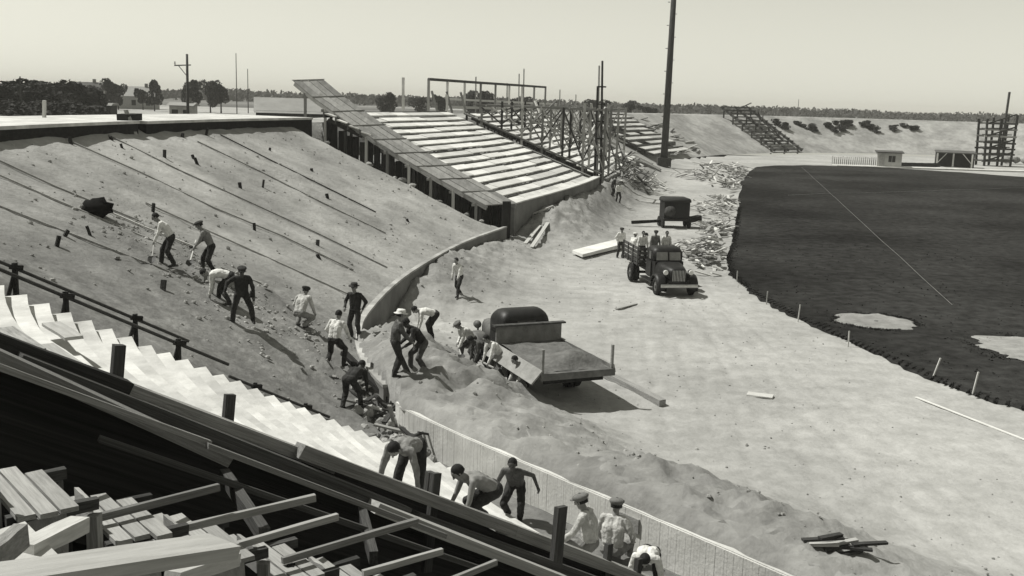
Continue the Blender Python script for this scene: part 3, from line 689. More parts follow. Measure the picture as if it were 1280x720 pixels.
def truck(label, x, y, head, paint, dump):
    rz = math.atan2(-head[0], head[1]); z0 = min(gz(x, y), .12)
    t = empty('dump_truck' if dump else 'stake_truck', (x, y, z0), label, 'truck', None, rz)
    for sx in (-1, 1):
        wheel(t, sx*.82, 2.05, .42, .2); wheel(t, sx*.78, -1.75, .44, .22); wheel(t, sx*1.0-.0*sx, -1.75, .44, .19)
    b = MB()
    for sx in (-1, 1): b.box((sx*.42, -.3, .72), (.09, 6.2, .16))
    b.box((0, -1.75, .45), (1.7, .12, .12)); b.box((0, 2.05, .45), (1.6, .1, .1)); b.box((0, 2.75, .66), (.9, .1, .12)); b.build('chassis', 'paint', t)
    # bonnet, lofted and rounded
    rings = []
    for yy, w, z1, r in ((1.1, .68, 1.42, .28), (1.6, .6, 1.4, .26), (2.2, .5, 1.36, .24), (2.55, .42, 1.32, .22), (2.66, .34, 1.24, .2)):
        rings.append([(px_, yy, pz_) for px_, pz_ in rrect(w, .72, z1, r)])
    MB().loft(rings).build('bonnet', paint, t, True)
    g = MB().box((0, 2.665, 1.0), (.62, .03, .5)).build('grille', 'paint', t)
    for k in range(9): MB().box((-.28+.07*k, 2.69, 1.0), (.022, .03, .5)).build('grille_bar', 'chrome', g, M=WM[t.name])
    # fenders
    for sx in (-1, 1):
        rings = []
        for xa, k in ((.5, .93), (.62, 1.), (.86, 1.), (.98, .93)):
            R1, R2 = .60*k, .53*k
            pr = arc(0, 0, R1, -.25, math.pi+.15, 9)
            pi_ = arc(0, 0, R2, math.pi+.15, -.25, 9)
            rings.append([(sx*xa, 2.05+a_*1.05, .42+b_) for a_, b_ in pr+pi_])
        MB().loft(rings).build('fender', paint, t, True)
        h = MB().ball((sx*.6, 2.5, 1.14), .135, 12, 8, (1, 1.15, 1)).tube((sx*.6, 2.45, .95), (sx*.6, 2.47, 1.06), .035).build('headlight', paint, t, True)
        MB().tube((sx*.6, 2.6, 1.14), (sx*.6, 2.66, 1.14), .12, .105, 14).build('lens', 'lamp', h, False, WM[t.name])
        MB().box((sx*.84, .75, .52), (.3, 1.9, .05)).build('running_board', 'paint', t)
    MB().tube((-.85, 2.86, .56), (.85, 2.86, .56), .06, n=8).box((0, 2.86, .56), (1.75, .05, .15)).build('bumper', 'chrome' if not dump else 'paint', t, bevel=.02)
    if dump: paint = 'paint'
    # cab
    rings = []
    for yy, w, z1, r in (((-.22, .60, 1.92, .22), (-.12, .72, 2.02, .26), (.3, .76, 2.07, .28), (.75, .74, 2.04, .28), (.98, .68, 1.94, .26)) if not dump else ((-.24, .74, 1.86, .2), (-.2, .8, 1.98, .28), (-.05, .84, 2.08, .33), (.15, .85, 2.12, .34), (.4, .85, 2.12, .34), (.65, .84, 2.06, .33), (.85, .8, 1.95, .28), (.98, .74, 1.84, .22))):
        rings.append([(a_, yy, b_) for a_, b_ in rrect(w, 1.40, z1, r)])
    cabr = MB().loft(rings).build('cab_roof', paint, t, True)
    rings = [[(-w, yy, .62), (w, yy, .62), (w, yy, 1.41), (-w, yy, 1.41)] for yy, w in ((-.2, .7), (.3, .78), (.9, .74), (1.14, .68))]
    MB().loft(rings).build('cab_body', paint, t)
    sl = Matrix.Rotation(R_(14), 3, 'X')
    for sx in (-1, 1):
        MB().box((sx*.31, 1.01, 1.66), (.54, .03, .40), sl).build('windscreen_pane', 'palegl', t)
        MB().box((sx*.755, .4, 1.66), (.03, .66, .36)).build('side_window', 'glass', t)
        d = MB().box((sx*.79, .45, 1.02), (.02, .8, .72)).build('door', paint, t, bevel=.01)
        MB().box((sx*.81, .12, 1.2), (.03, .12, .025)).build('handle', 'chrome', d, M=WM[t.name])
    MB().box((0, 1.02, 1.66), (.035, .035, .44), sl).build('windscreen_post', paint, t)
    MB().box((0, -.225, 1.68), (.62, .03, .24)).build('rear_window', 'palegl', t)
    if dump:
        W2, y0, y1, zf = 1.12, -.45, -4.0, 1.12
        MB().box((0, (y0+y1)/2, zf-.08), (2*W2, y0-y1, .12)).build('bed_floor', 'greypaint', t)
        MB().box((0, y0, zf+.27), (2*W2, .06, .66)).build('headboard', 'deck', t, bevel=.01)
        MB().box((0, y0-.02, zf+.63), (2*W2+.2, .22, .05)).build('headboard_cap', 'darkwood', t)
        for sx in (-1, 1):
            if sx > 0: MB().box((W2+.03, (y0+y1)/2, zf), (.06, y0-y1, .24), Matrix.Rotation(R_(-14), 3, 'Y')).build('side_board', 'deck', t, bevel=.008)
            else: MB().box((-W2-.16, (y0+y1)/2, zf-.1), (.05, y0-y1, .5), Matrix.Rotation(R_(42), 3, 'Y')).build('side_board', 'deck', t, bevel=.008)
            for yy in (y1+.06,): MB().box((sx*(W2-.02), yy, zf+.3), (.07, .07, .78)).build('stake', 'oldwood', t)
        MB().box((0, y1, zf-.1), (2*W2+.1, .06, .2)).build('tail_sill', 'greypaint', t)
        MB().box((0, y1+.3, zf-.27), (1.9, .05, .24)).build('tailgate', 'tar', t, M=None)
        ld_ = MB(); rows = []
        for a_ in range(23):
            yy = y0-.05+(y1+.25-y0)*a_/22
            rows.append([( -W2+.1+(2*W2-.2)*b_/14, yy, zf-.01+.42*sm(-3.76, -3.3, yy)*math.exp(-((yy+3.1)/.75)**2-((-W2+2*W2*b_/14-.35)/.8)**2)*1.0+.10*math.exp(-((yy+1.0)/.9)**2)+.05*noise.noise(Vector((yy*2, b_*.5, 1)))) for b_ in range(15)])
        ld_.loft(rows, False, False).build('sand_load', 'wetsand', t, True)
    else:
        W2, y0, y1, zf = 1.0, -.45, -3.4, 1.05
        MB().box((0, (y0+y1)/2, zf-.06), (2*W2, y0-y1, .1)).build('bed_floor', 'darkwood', t)
        for sx in (-1, 1):
            for k in range(4): MB().box((sx*W2, (y0+y1)/2, zf+.12+.2*k), (.04, y0-y1, .14)).build('side_slat', 'darkwood', t)
            for k in range(4): MB().box((sx*(W2+.04), y0-.15-k*.88, zf+.35), (.05, .08, .9)).build('stake', 'darkwood', t)
        for k in range(4): MB().box((0, y0, zf+.12+.2*k), (2*W2, .04, .14)).build('front_slat', 'darkwood', t)
    return t, Matrix.Translation((x, y, z0)) @ Matrix.Rotation(rz, 4, 'Z')
TA, MA = truck('black stake truck facing the camera with men riding in its bed', 7.15, 49.4, (.16, -.99), 'paint', False)
TB, MBt = truck('grey flat-bed dump truck carrying sand beside the spoil mound', .40, 32.35, (-.39, .92), 'greypaint', True)

# ------------------------------------------------------------------ people
def capsule(mb, p0, r0, p1, r1, n=10):
    p0, p1 = Vector(p0), Vector(p1); y = p1-p0; l = max(y.length, 1e-4); y = y/l
    x = y.orthogonal().normalized(); z = y.cross(x); rings = []
    for k in range(5):
        a = math.pi/2*(1-k/4.0001); a = min(a, math.pi/2-.12)
        rings.append((p0-y*r0*math.sin(a), r0*math.cos(a)))
    for k in range(5):
        a = math.pi/2*k/4.0001; a = min(a, math.pi/2-.12)
        rings.append((p1+y*r1*math.sin(a), r1*math.cos(a)))
    mb.loft([[c+(x*math.cos(2*math.pi*i/n)+z*math.sin(2*math.pi*i/n))*r for i in range(n)] for c, r in rings])
def ik(a, b, l1, l2, pole):
    a, b = Vector(a), Vector(b); d = b-a; D_ = min(d.length, (l1+l2)*.995)
    if D_ < 1e-4: D_ = 1e-4
    dn = d.normalized(); b = a+dn*D_
    q = (l1*l1-l2*l2+D_*D_)/(2*D_); h = math.sqrt(max(0, l1*l1-q*q))
    pl = Vector(pole); pl = pl-dn*pl.dot(dn)
    if pl.length < 1e-3: pl = dn.orthogonal()
    return a+dn*q+pl.normalized()*h, b
HEADS = {}
def person(label, loc, face, shirt='c_white', trous='c_dark', hat=None, lean=20, hip=.90, hands=None, feet=None, sc=1., skin='skin', look=0, arms='long', twist=0, grp=None, vox=.014, seat=None, hold=None):
    """local frame: +Y forward, +X right. lean: forward bend of the trunk in degrees"""
    rz = math.atan2(-face[0], face[1])
    M0 = Matrix.Translation(Vector(loc)) @ Matrix.Rotation(rz, 4, 'Z') @ Matrix.Scale(sc, 4)
    e = empty('person', loc, label, 'person', grp, M=M0)
    le = R_(lean); hipc = Vector((0, -.16*math.sin(le), hip))
    up = Vector((0, math.sin(le), math.cos(le))); fw = Vector((0, math.cos(le), -math.sin(le))); rt = Vector((1, 0, 0))
    if twist: rt = Matrix.Rotation(R_(twist), 3, up) @ rt; fw = up.cross(rt)
    cur = .12*math.sin(le); chest = hipc+up*.34+fw*-.02*(1+cur); shc = hipc+up*.50+fw*.02
    feet = feet or ((-.13, .02, 0), (.15, -.04, 0)); hands = hands or ((-.28, .1, .75), (.28, .1, .75))
    segs = []; tags = []
    def S(p0, r0_, p1, r1_, tg): segs.append((Vector(p0), r0_, Vector(p1), r1_)); tags.append(tg)
    kn = {}
    for sx, f in zip((-1, 1), feet):
        h = hipc+Vector((sx*.095, 0, -.02)); an = Vector(f)+Vector((0, -.03, .085))
        k, an = ik(h, an, .43, .42, Vector((sx*.25, 1, .15)))
        S(h, .106, k, .078, 'T'); S(k, .078, an+Vector((0, 0, .03)), .066, 'T')
        S(an+Vector((0, -.02, -.035)), .047, an+Vector((sx*.02, .15, -.05)), .038, 'B')
    S(hipc+Vector((-.078, 0, .0)), .118, hipc+Vector((.078, 0, .0)), .118, 'T')
    S(hipc+up*.09-rt*.06, .118, chest-rt*.075, .122, 'S'); S(hipc+up*.09+rt*.06, .118, chest+rt*.075, .122, 'S')
    S(chest-rt*.06, .12, shc-rt*.08-up*.03, .098, 'S'); S(chest+rt*.06, .12, shc+rt*.08-up*.03, .098, 'S')
    S(shc-rt*.15, .068, shc+rt*.15, .068, 'S')
    # head
    la = le*.75+R_(look); hu = Vector((0, math.sin(la), math.cos(la))); hf = Vector((0, math.cos(la), -math.sin(la)))
    if twist: q_ = Matrix.Rotation(R_(twist), 3, up); hu, hf = q_ @ hu, q_ @ hf
    hr = hf.cross(hu)
    nb = shc+up*.05; hc = nb+hu*.16+hf*.03
    S(nb-up*.04, .06, hc-hu*.05, .054, 'K')
    S(hc+hu*.03-hf*.02, .088, hc+hu*.025+hf*.02, .084, 'K'); S(hc+hf*.03-hu*.02, .07, hc+hf*.045-hu*.085, .042, 'K')
    S(hc+hf*.10+hu*.01, .012, hc+hf*.115-hu*.03, .017, 'K')
    for sx in (-1, 1): S(hc+hr*sx*.085+hu*.015, .016, hc+hr*sx*.09-hu*.025, .013, 'K')
    hw = []
    for sx, hd in zip((-1, 1), hands):
        sh = shc+rt*sx*.185; el, wr = ik(sh, hd, .29, .26, Vector((sx*.7, -.8, -.35)))
        tg = 'S' if arms != 'bare' else 'K'
        S(sh, .066 if tg == 'S' else .058, el, .056 if tg == 'S' else .044, tg); S(el, .054 if arms == 'long' else .042, wr, .04 if arms == 'long' else .03, 'S' if arms == 'long' else 'K')
        d = (wr-el).normalized(); side = d.cross(Vector((0, 0, 1)))
        side = side.normalized() if side.length > .05 else Vector((1, 0, 0)); nn_ = side.cross(d)
        S(wr, .028, wr+d*.07, .036, 'H')
        for k in range(4):                                 # four curled fingers and a thumb
            b0 = wr+d*.075+side*(.03-.02*k); b1 = b0+d*(.035, .042, .04, .03)[k]-nn_*.012; b2 = b1+d*.012-nn_*.035
            S(b0, .0115, b1, .0105, 'H'); S(b1, .0105, b2, .0095, 'H')
        th = wr+d*.03+side*.03; S(th, .014, th+side*.022+d*.035-nn_*.01, .012, 'H'); hw.append(wr+d*.08-nn_*.02)
    mb = MB()
    for p0, a_, p1, b_ in segs: capsule(mb, p0, a_, p1, b_)
    me = bpy.data.meshes.new('body'); me.from_pydata([tuple(v) for v in mb.v], [], mb.f)
    tmp = bpy.data.objects.new('tmp', me); col.objects.link(tmp)
    md = tmp.modifiers.new('r', 'REMESH'); md.mode = 'VOXEL'; md.voxel_size = vox; md.use_smooth_shade = True
    md2 = tmp.modifiers.new('s', 'SMOOTH'); md2.factor = .5; md2.iterations = 2
    dg = bpy.context.evaluated_depsgraph_get(); dg.update()
    bme = bpy.data.meshes.new_from_object(tmp.evaluated_get(dg)); bpy.data.objects.remove(tmp)
    bme.name = 'body'; bme.materials.clear()
    sk = MT[skin]; order = ['T', 'S', 'K', 'H', 'B']
    for tg in order: bme.materials.append({'T': MT[trous], 'S': MT[shirt] if shirt else sk, 'K': sk, 'H': sk, 'B': MT['leather']}[tg])
    import numpy as np
    n = len(bme.polygons); cen = np.empty(n*3, 'f'); bme.polygons.foreach_get('center', cen); cen = cen.reshape(-1, 3)
    best = np.full(n, 1e9); mi = np.zeros(n, 'i')
    for (p0, a_, p1, b_), tg in zip(segs, tags):
        p0, p1 = np.array(p0), np.array(p1); d = p1-p0; l2 = max(d@d, 1e-9); u_ = np.clip((cen-p0)@d/l2, 0, 1)
        di = np.linalg.norm(cen-(p0+u_[:, None]*d), axis=1)-(a_+(b_-a_)*u_)
        q = di < best; best[q] = di[q]; mi[q] = order.index(tg)
    bme.polygons.foreach_set('material_index', mi)
    for p_ in bme.polygons: p_.use_smooth = True
    co = np.empty(len(bme.vertices)*3, 'f'); bme.vertices.foreach_get('co', co); co = co.reshape(-1, 3); sd_ = len(label)*1.7
    vm = np.zeros(len(bme.vertices), 'i')
    for pl_ in bme.polygons:
        if mi[pl_.index] < 2: vm[list(pl_.vertices)] = 1
    for k_ in np.nonzero(vm)[0]:                            # folds in the cloth
        c_ = co[k_]; n_v = bme.vertices[k_].normal; f_ = noise.noise(Vector((c_[0]*9+sd_, c_[1]*9, c_[2]*5)))*.016+noise.noise(Vector((c_[0]*22, c_[1]*22+sd_, c_[2]*16)))*.007
        co[k_] += np.array(n_v)*f_
    bme.vertices.foreach_set('co', co.reshape(-1)); bme.update()
    body = link(bpy.data.objects.new('body', bme), e, M0)
    HM = Matrix.Identity(4)
    for i in range(3): HM[i][0] = hr[i]; HM[i][1] = hf[i]; HM[i][2] = hu[i]; HM[i][3] = hc[i]
    HM = M0 @ HM
    def child(key, mk, name, ma, smooth=True):
        if (key, ma) not in HEADS: HEADS[(key, ma)] = mk().mesh(name, ma, smooth)
        return link(bpy.data.objects.new(name, HEADS[(key, ma)]), e, HM)
    def hairm():
        b = MB(); rings = []
        for k in range(8):
            t_ = k/7; z = .135-.16*t_; r_ = .104*math.sqrt(max(0.02, 1-((z-.02)/.117)**2)) if z > .02 else .1
            rings.append([(r_*.93*math.cos(a_), -.012+r_*1.06*math.sin(a_)*(1 if math.sin(a_) < 0 else (.95-.55*max(0, t_-.45))), z) for a_ in [2*math.pi*i/14 for i in range(14)]])
        return b.loft(rings)
    child('hair', hairm, 'hair', 'hair')
    for sx in (-1, 1):
        child('eye%d' % sx, lambda: MB().ball((sx*.034, .096, .012), .012, 8, 5), 'eye', 'hair')
    if hat:
        kind, hm = hat
        def capm():
            b = MB(); prof = [(.097, .025), (.108, .045), (.128, .072), (.124, .098), (.09, .122), (.04, .132), (.005, .134)]
            b.loft([[(r_*math.cos(a_), -.01+r_*1.1*math.sin(a_), z) for a_ in [2*math.pi*i/16 for i in range(16)]] for r_, z in prof])
            b.loft([[(.085*math.cos(a_)*w_, .07+.11*math.sin(a_)*w_, z) for a_ in [math.pi*i/8 for i in range(9)]] for w_, z in ((1, .048), (1, .06))])
            return b
        def brimm():
            b = MB(); prof = [(.165, .045), (.17, .052), (.105, .065), (.106, .12), (.09, .155), (.05, .162), (.01, .15)]
            b.loft([[(r_*math.cos(a_), -.005+r_*1.12*math.sin(a_), z+(.02 if r_ > .15 and abs(math.cos(a_)) > .8 else 0)) for a_ in [2*math.pi*i/18 for i in range(18)]] for r_, z in prof])
            return b
        child(kind, capm if kind == 'cap' else brimm, 'cap' if kind == 'cap' else 'hat', hm)
    return e, [M0 @ v for v in hw]
def shovel(h0, h1, label, ext=.5, back=.25, blade=True):
    d = (h1-h0).normalized(); a = h0-d*back; b = h1+d*ext
    e = empty('shovel' if blade else 'pole', b, label, 'shovel' if blade else 'pole')
    piece('handle', a, b, .038, .038, 'plank', e)
    if blade:
        s_ = d.cross(Vector((0, 0, 1))).normalized(); nn_ = s_.cross(d); rows = []
        for k, w_ in ((0, .07), (.07, .11), (.2, .11), (.28, .05)):
            rows.append([b+d*k+s_*w_+nn_*.03, b+d*k+nn_*-.012, b+d*k-s_*w_+nn_*.03, b+d*k+nn_*-.018])
        MB().loft(rows).build('blade', 'steel', e, world=True)
def at(p, dz=0.): return (p[0], p[1], gz(p[0], p[1])+dz)
DIG = ((-.22, .42, .72), (.12, .30, .95)); BEND = ((-.2, .45, .28), (.2, .45, .25)); STR = ((-.2, -.1, 0), (.16, .22, 0))
# diggers on the embankment
p, h = person('man in white shirt and dark trousers stooping with a shovel, highest on the embankment', at((-10.13, 30.21)), (-.9, -.4), 'c_white', 'c_dark', None, 34, .88, DIG, STR)
shovel(h[1], h[0], 'long shovel held by the white-shirted man highest on the embankment')
p, h = person('man in grey shirt leaning on his shovel beside the white-shirted digger', at((-9.21, 31.15)), (-.9, -.35), 'c_grey', 'c_dark', ('cap', 'c_capd'), 26, .88, ((-.2, .5, .75), (.1, .35, .95)), STR)
shovel(h[1], h[0], 'shovel of the grey-shirted man leaning on the slope')
person('man in white shirt doubled over next to a man in black', at((-8.05, 28.67)), (-.95, -.2), 'c_white', 'c_dark', None, 82, .82, ((-.15, .42, .12), (.2, .38, .15)), STR, look=10)
p, h = person('man dressed all in black striding with legs apart on the slope', at((-7.32, 27.68)), (.3, -.9), 'c_dark', 'c_dark', ('cap', 'c_capd'), 20, .86, ((-.3, .15, .8), (.45, .1, .95)), ((-.3, -.1, 0), (.26, .12, 0)), skin='tanskin')
p, h = person('man in pale work clothes crouching low on the embankment', at((-6.14, 29.71)), (.3, .9), 'c_pale', 'c_grey', ('cap', 'c_capd'), 30, .45, ((-.25, .35, .45), (.25, .35, .4)), ((-.16, .12, 0), (.16, -.05, 0)))
p, h = person('man in dark overalls and felt hat standing straight at the wall bend', at((-4.77, 31.13)), (-.3, -.95), 'c_dark', 'c_dark', ('hat', 'c_capd'), 3, .91, ((-.3, .12, .98), (.26, .18, 1.0)))
p, h = person('man in white shirt seen from behind above the rubble heap', at((-4.81, 27.79)), (.35, .9), 'c_white', 'c_dark', None, 18, .80, ((-.3, .3, .85), (.3, .3, .8)), STR)
p, h = person('man in dark clothes bent far over the rubble heap', at((-3.99, 25.55)), (.3, .85), 'c_dark', 'c_dark', None, 72, .85, ((-.15, .5, .25), (.22, .45, .3)), STR, skin='tanskin')
p, h = person('man in dark shirt and pale hat standing at the gap in the wall', at((-2.92, 25.90)), (.9, .3), 'c_mid', 'c_dark', ('hat', 'c_white'), 8, .9, ((-.2, .35, 1.0), (.22, .35, .95)))
p, h = person('man in dark clothes handing a timber over the end of the board-marked wall', at((-2.37, 26.45)), (-.9, -.35), 'c_dark', 'c_mid', None, 40, .84, ((-.2, .45, .8), (.2, .45, .8)), STR, skin='tanskin')
tm = piece('timber', h[0]+Vector((.2, .3, -.9)), h[0]+Vector((-.25, -.1, .25)), .12, .1, 'darkwood'); tag(tm, 'upright dark timber held at the end of the board-marked wall', 'timber')
tm = piece('timber', (-4.7, 28.6, 1.5), (-2.7, 25.6, .75), .2, .12, 'tar'); tag(tm, 'long black timber lying down the rubble heap along the wall', 'timber')
# gang at the dump truck
p, h = person('man in white shirt and black trousers bent double on the spoil mound', at((-2.63, 33.35)), (-.95, -.3), 'c_white', 'c_dark', None, 78, .87, ((-.15, .45, .2), (.2, .4, .2)), ((-.16, .0, 0), (.18, .0, 0)))
p, h = person('man in white shirt walking on the dirt beside the curving wall', at((-2.27, 43.48)), (-.6, -.75), 'c_white', 'c_dark', None, 16, .87, ((-.25, .35, .8), (.2, .2, .75)), ((-.2, .3, 0), (.16, -.25, 0)))
p, h = person('man in white shirt shovelling, stooped beside the truck headboard', at((-1.33, 32.71)), (-.85, -.5), 'c_white', 'c_mid', ('cap', 'c_cap'), 48, .84, ((-.25, .55, .45), (.1, .35, .7)), STR)
shovel(h[1], h[0], 'shovel thrust into the mound by the man beside the truck headboard', .45)
p, h = person('man in white shirt leaning against the side of the dump truck', at((-0.40, 30.83)), (-.85, -.5), 'c_white', 'c_mid', None, 42, .86, ((-.25, .5, .4), (.15, .4, .6)), STR)
shovel(h[1], h[0], 'shovel of the man leaning at the side of the dump truck', .4)
person('man in dark shirt stooping between the two white-shirted shovellers', at((-0.83, 31.93)), (-.8, -.5), 'c_mid', 'c_dark', None, 60, .8, ((-.25, .5, .3), (.15, .4, .4)), STR, skin='tanskin')
person('man in pale clothes crouching in front of the dump truck rear wheel', at((0.45, 29.69)), (-.8, -.6), 'c_pale', 'c_grey', None, 42, .42, ((-.2, .45, .3), (.2, .4, .3)), ((-.16, .12, 0), (.16, -.02, 0)))
# men on the staircase behind the edge timber
def onst(p): s_, t_ = tloc(p[0], p[1]); return Vector((p[0], p[1], step_z(s_, t_)))
SIT = ((-.16, .42, -.02), (.16, .46, -.05))
p, h = person('broad man in grey shirt bent double with his back up on the white stairs', onst((-1.49, 15.26, 2.50)), (-.35, -.94), 'c_grey', 'c_dark', None, 80, .93, ((-.40, .40, .15), (.42, .35, .15)), ((-.24, 0, 0), (.26, .05, 0)), vox=.011, look=0)
p, h = person('bare-backed man bent over behind the stout edge stake', onst((-0.31, 15.35, 1.97)), (-.9, -.45), None, 'c_dark', None, 62, .62, ((-.25, .5, .3), (.25, .5, .3)), ((-.15, .12, 0), (.2, -.05, 0)), arms='bare', vox=.011, look=-5)
p, h = person('bare-chested tanned man with arms spread at the stair foot by the wall', at((0.18, 19.53)), (-.2, -1), None, 'c_dark', None, 40, .74, ((-.45, .0, .75), (.44, .18, .5)), ((-.14, .12, 0), (.14, -.05, 0)), arms='bare', skin='tanskin', vox=.011, look=-12)
p, h = person('man in pale shirt and peaked cap looking aside, sitting next to another capped man', onst((1.45, 16.70, 0.75)), (-.8, .35), 'c_pale', 'c_grey', ('cap', 'c_cap'), 10, .46, ((-.25, .38, .52), (.25, .35, .52)), SIT, vox=.011, look=12, sc=1.06)
p, h = person('man in pale shirt and round cap sitting with his back turned by the edge timber', onst((1.96, 17.68, 0.19)), (.35, .93), 'c_pale', 'c_grey', ('cap', 'c_cap'), 8, .48, ((-.27, .25, .54), (.27, .25, .56)), SIT, vox=.011, look=5, sc=1.1)
p, h = person('man in white shirt doubled over at the lower end of the edge timber', onst((2.52, 16.98, 0.21)), (-.25, -.95), 'c_white', 'c_dark', None, 76, .74, ((-.3, .35, .3), (.32, .35, .3)), ((-.18, .1, 0), (.2, .05, 0)), vox=.011, look=10)
# men at the stake truck and beyond
person('man in white shirt with hands on hips between the concrete slab and the truck', at((6.07, 58.36)), (.4, -.9), 'c_white', 'c_dark', ('cap', 'c_capd'), 3, .91, ((-.2, .05, .95), (.22, .05, .95)), vox=.018)
person('man dressed all in white beside the black stake truck', at((6.54, 56.41)), (.6, .6), 'c_white', 'c_white', ('cap', 'c_white'), 14, .9, ((-.2, .35, .95), (.22, .35, .9)), vox=.018)
person('man in white shirt and light trousers close to the truck bed', at((7.10, 57.09)), (.9, .1), 'c_white', 'c_pale', None, 22, .9, ((-.2, .4, 1.1), (.22, .4, 1.1)), vox=.018)
for (x_, y_, lab, sh_) in ((-.5, -1.1, 'man in white shirt riding in the truck bed behind the driver door', 'c_white'), (.0, -1.3, 'dark-capped man in the middle of the truck bed', 'c_grey'), (.72, -1.0, 'man in white shirt at the outer corner of the truck bed', 'c_white')):
    q = MA @ Vector((x_, y_, 1.05)); person(lab, q, (.2, -.95), sh_, 'c_dark', ('cap', 'c_capd') if sh_ == 'c_grey' else None, 8, .86, sc=.92, vox=.02)
person('man in white shirt near the lumber stacks beyond the dirt heaps', at((8.39, 84.30)), (.3, -.9), 'c_white', 'c_dark', None, 10, .9, vox=.02)
person('man in dark shirt standing by the lumber stacks', at((8.03, 85.45)), (.7, -.3), 'c_dark', 'c_dark', None, 20, .9, vox=.02)
q = CV[idx(-4.9, 37.4)]+NRM[idx(-4.9, 37.4)]*19.3
person('man in pale hat and shirt on the far edge of the concourse slab', (q.x, q.y, RIM-.3), (.9, -.3), 'c_grey', 'c_dark', ('hat', 'c_white'), 12, .9, ((-.3, .2, .9), (.35, .2, 1.0)), vox=.02)
# ------------------------------------------------------------------ turf of the playing field
GP = [(12.0, 57.5), (14.2, 67), (19.4, 90), (26.5, 122), (33, 146), (36.8, 155), (43, 160), (56, 161), (72, 148), (92, 128), (108, 100), (108, 60), (85, 26), (45, 18), (24, 23.5), (18.5, 27.2), (15.4, 30.1), (14.3, 32.2), (13.3, 36.5), (12.1, 42.5), (11.3, 49.5)]
gb = []
for i in range(len(GP)):
    q = [GP[(i+k-1) % len(GP)] for k in range(4)]; n = max(3, int(math.dist(q[1], q[2])/.35) if q[1][1] < 70 and q[1][0] < 40 else 8)
    for k in range(n): gb.append(Vector(_cr(*q, k/n)))
gc = Vector((50, 85)); rows = []
for f in (1.0, .9985, .994, .985, .97, .94, .9, .84, .76, .66, .54, .4, .25, .1):
    row = []
    for v in gb:
        jit = (.3*fbm(v.x, v.y, 1.6, 4)+.25*fbm(v.x, v.y, .3, 2))*(f > .97)
        p = gc+(v-gc)*(f+jit/max(8, (v-gc).length)); row.append(Vector((p.x, p.y, field_z(p.x, p.y)+(.02 if f == 1 else .07))))
    rows.append(row)
turf = MB().loft(rows, True, False).build('turf', 'grass', None, True); tag(turf, kind='structure')
tb = MB(); rg = random.Random(5)
def inside(p):
    c = False; n = len(gb)
    for i in range(n):
        a, b = gb[i], gb[i-1]
        if (a.y > p.y) != (b.y > p.y) and p.x < (b.x-a.x)*(p.y-a.y)/(b.y-a.y)+a.x: c = not c
    return c
for _ in range(17000):
    if rg.random() < .15:                                   # fringe of the bare patches
        cx, cy, rx, ry = rg.choice(((15.15, 42.3, 1.65, 1.5), (20.4, 37.9, 2.9, 2.6))); a = rg.uniform(0, 6.3); f = rg.gauss(1.0, .1); p = Vector((cx+rx*f*math.cos(a), cy+ry*f*math.sin(a)))
    elif rg.random() < .9:
        v = rg.choice([g for g in gb[-120:]]) if False else gb[rg.randrange(len(gb))]; u_ = 1-abs(rg.gauss(0, .004))
        p = gc+(v-gc)*u_
        if p.x > 40 or p.y > 95: continue
    else:
        p = Vector((rg.uniform(11.5, 30), 28+40*rg.random()**1.6)); 
        if not inside(p): continue
    z = field_z(p.x, p.y)+.05; h = rg.uniform(.02, .07); a = rg.uniform(0, 6.3)
    for k in range(2):
        a += 2; d = Vector((math.cos(a), math.sin(a)))*.06; ln = Vector((rg.uniform(-.06, .06), rg.uniform(-.06, .06)))
        tb.add([(p.x-d.x, p.y-d.y, z), (p.x+d.x, p.y+d.y, z), (p.x+ln.x, p.y+ln.y, z+h)], [(0, 1, 2)])
me = bpy.data.meshes.new('grass'); me.from_pydata([tuple(v) for v in tb.v], [], tb.f); me.materials.append(MT['blade'])
tag(link(bpy.data.objects.new('grass', me)), 'short dark grass covering the playing field', 'grass', kind='stuff')
def patch(name, cx, cy, rx, ry, ph=0., sq=1.):
    rows = []
    for f in (1, .9, .6, .3, .05):
        row = []
        for k in range(72):
            a = 2*math.pi*k/72; r_ = f*(1+.28*fbm(math.cos(a)*1.5+cx, math.sin(a)*1.5, 1.2, 4, ph))
            x, y = cx+rx*r_*math.cos(a), cy+ry*r_*math.sin(a); row.append((x, y, field_z(x, y)+(.06 if f == 1 else .11)))
        rows.append(row)
    po = MB().loft(rows, True, False).build(name, 'field', None, True); tag(po, kind='structure'); set_dug(po.data, lambda x, y: .7)
patch('bare_soil_patch', 15.15, 42.3, 1.65, 1.5); patch('bare_soil_patch', 20.4, 37.9, 2.9, 2.6, 3.)
for a, b in (((42.10, 154.13), (19.93, 46.26)), ((27.30, 104.12), (60.77, 124.68))):      # strings stretched over the turf
    n_ = 14; mb = MB()
    for k in range(n_):
        p0 = Vector(a).lerp(Vector(b), k/n_); p1 = Vector(a).lerp(Vector(b), (k+1)/n_)
        mb.beam((p0.x, p0.y, field_z(*p0)+.13), (p1.x, p1.y, field_z(*p1)+.13), .022, .015)
    tag(mb.build('layout_string', 'oldwood'), 'thin pale layout string stretched across the dark turf', 'string', 'layout strings on the turf')
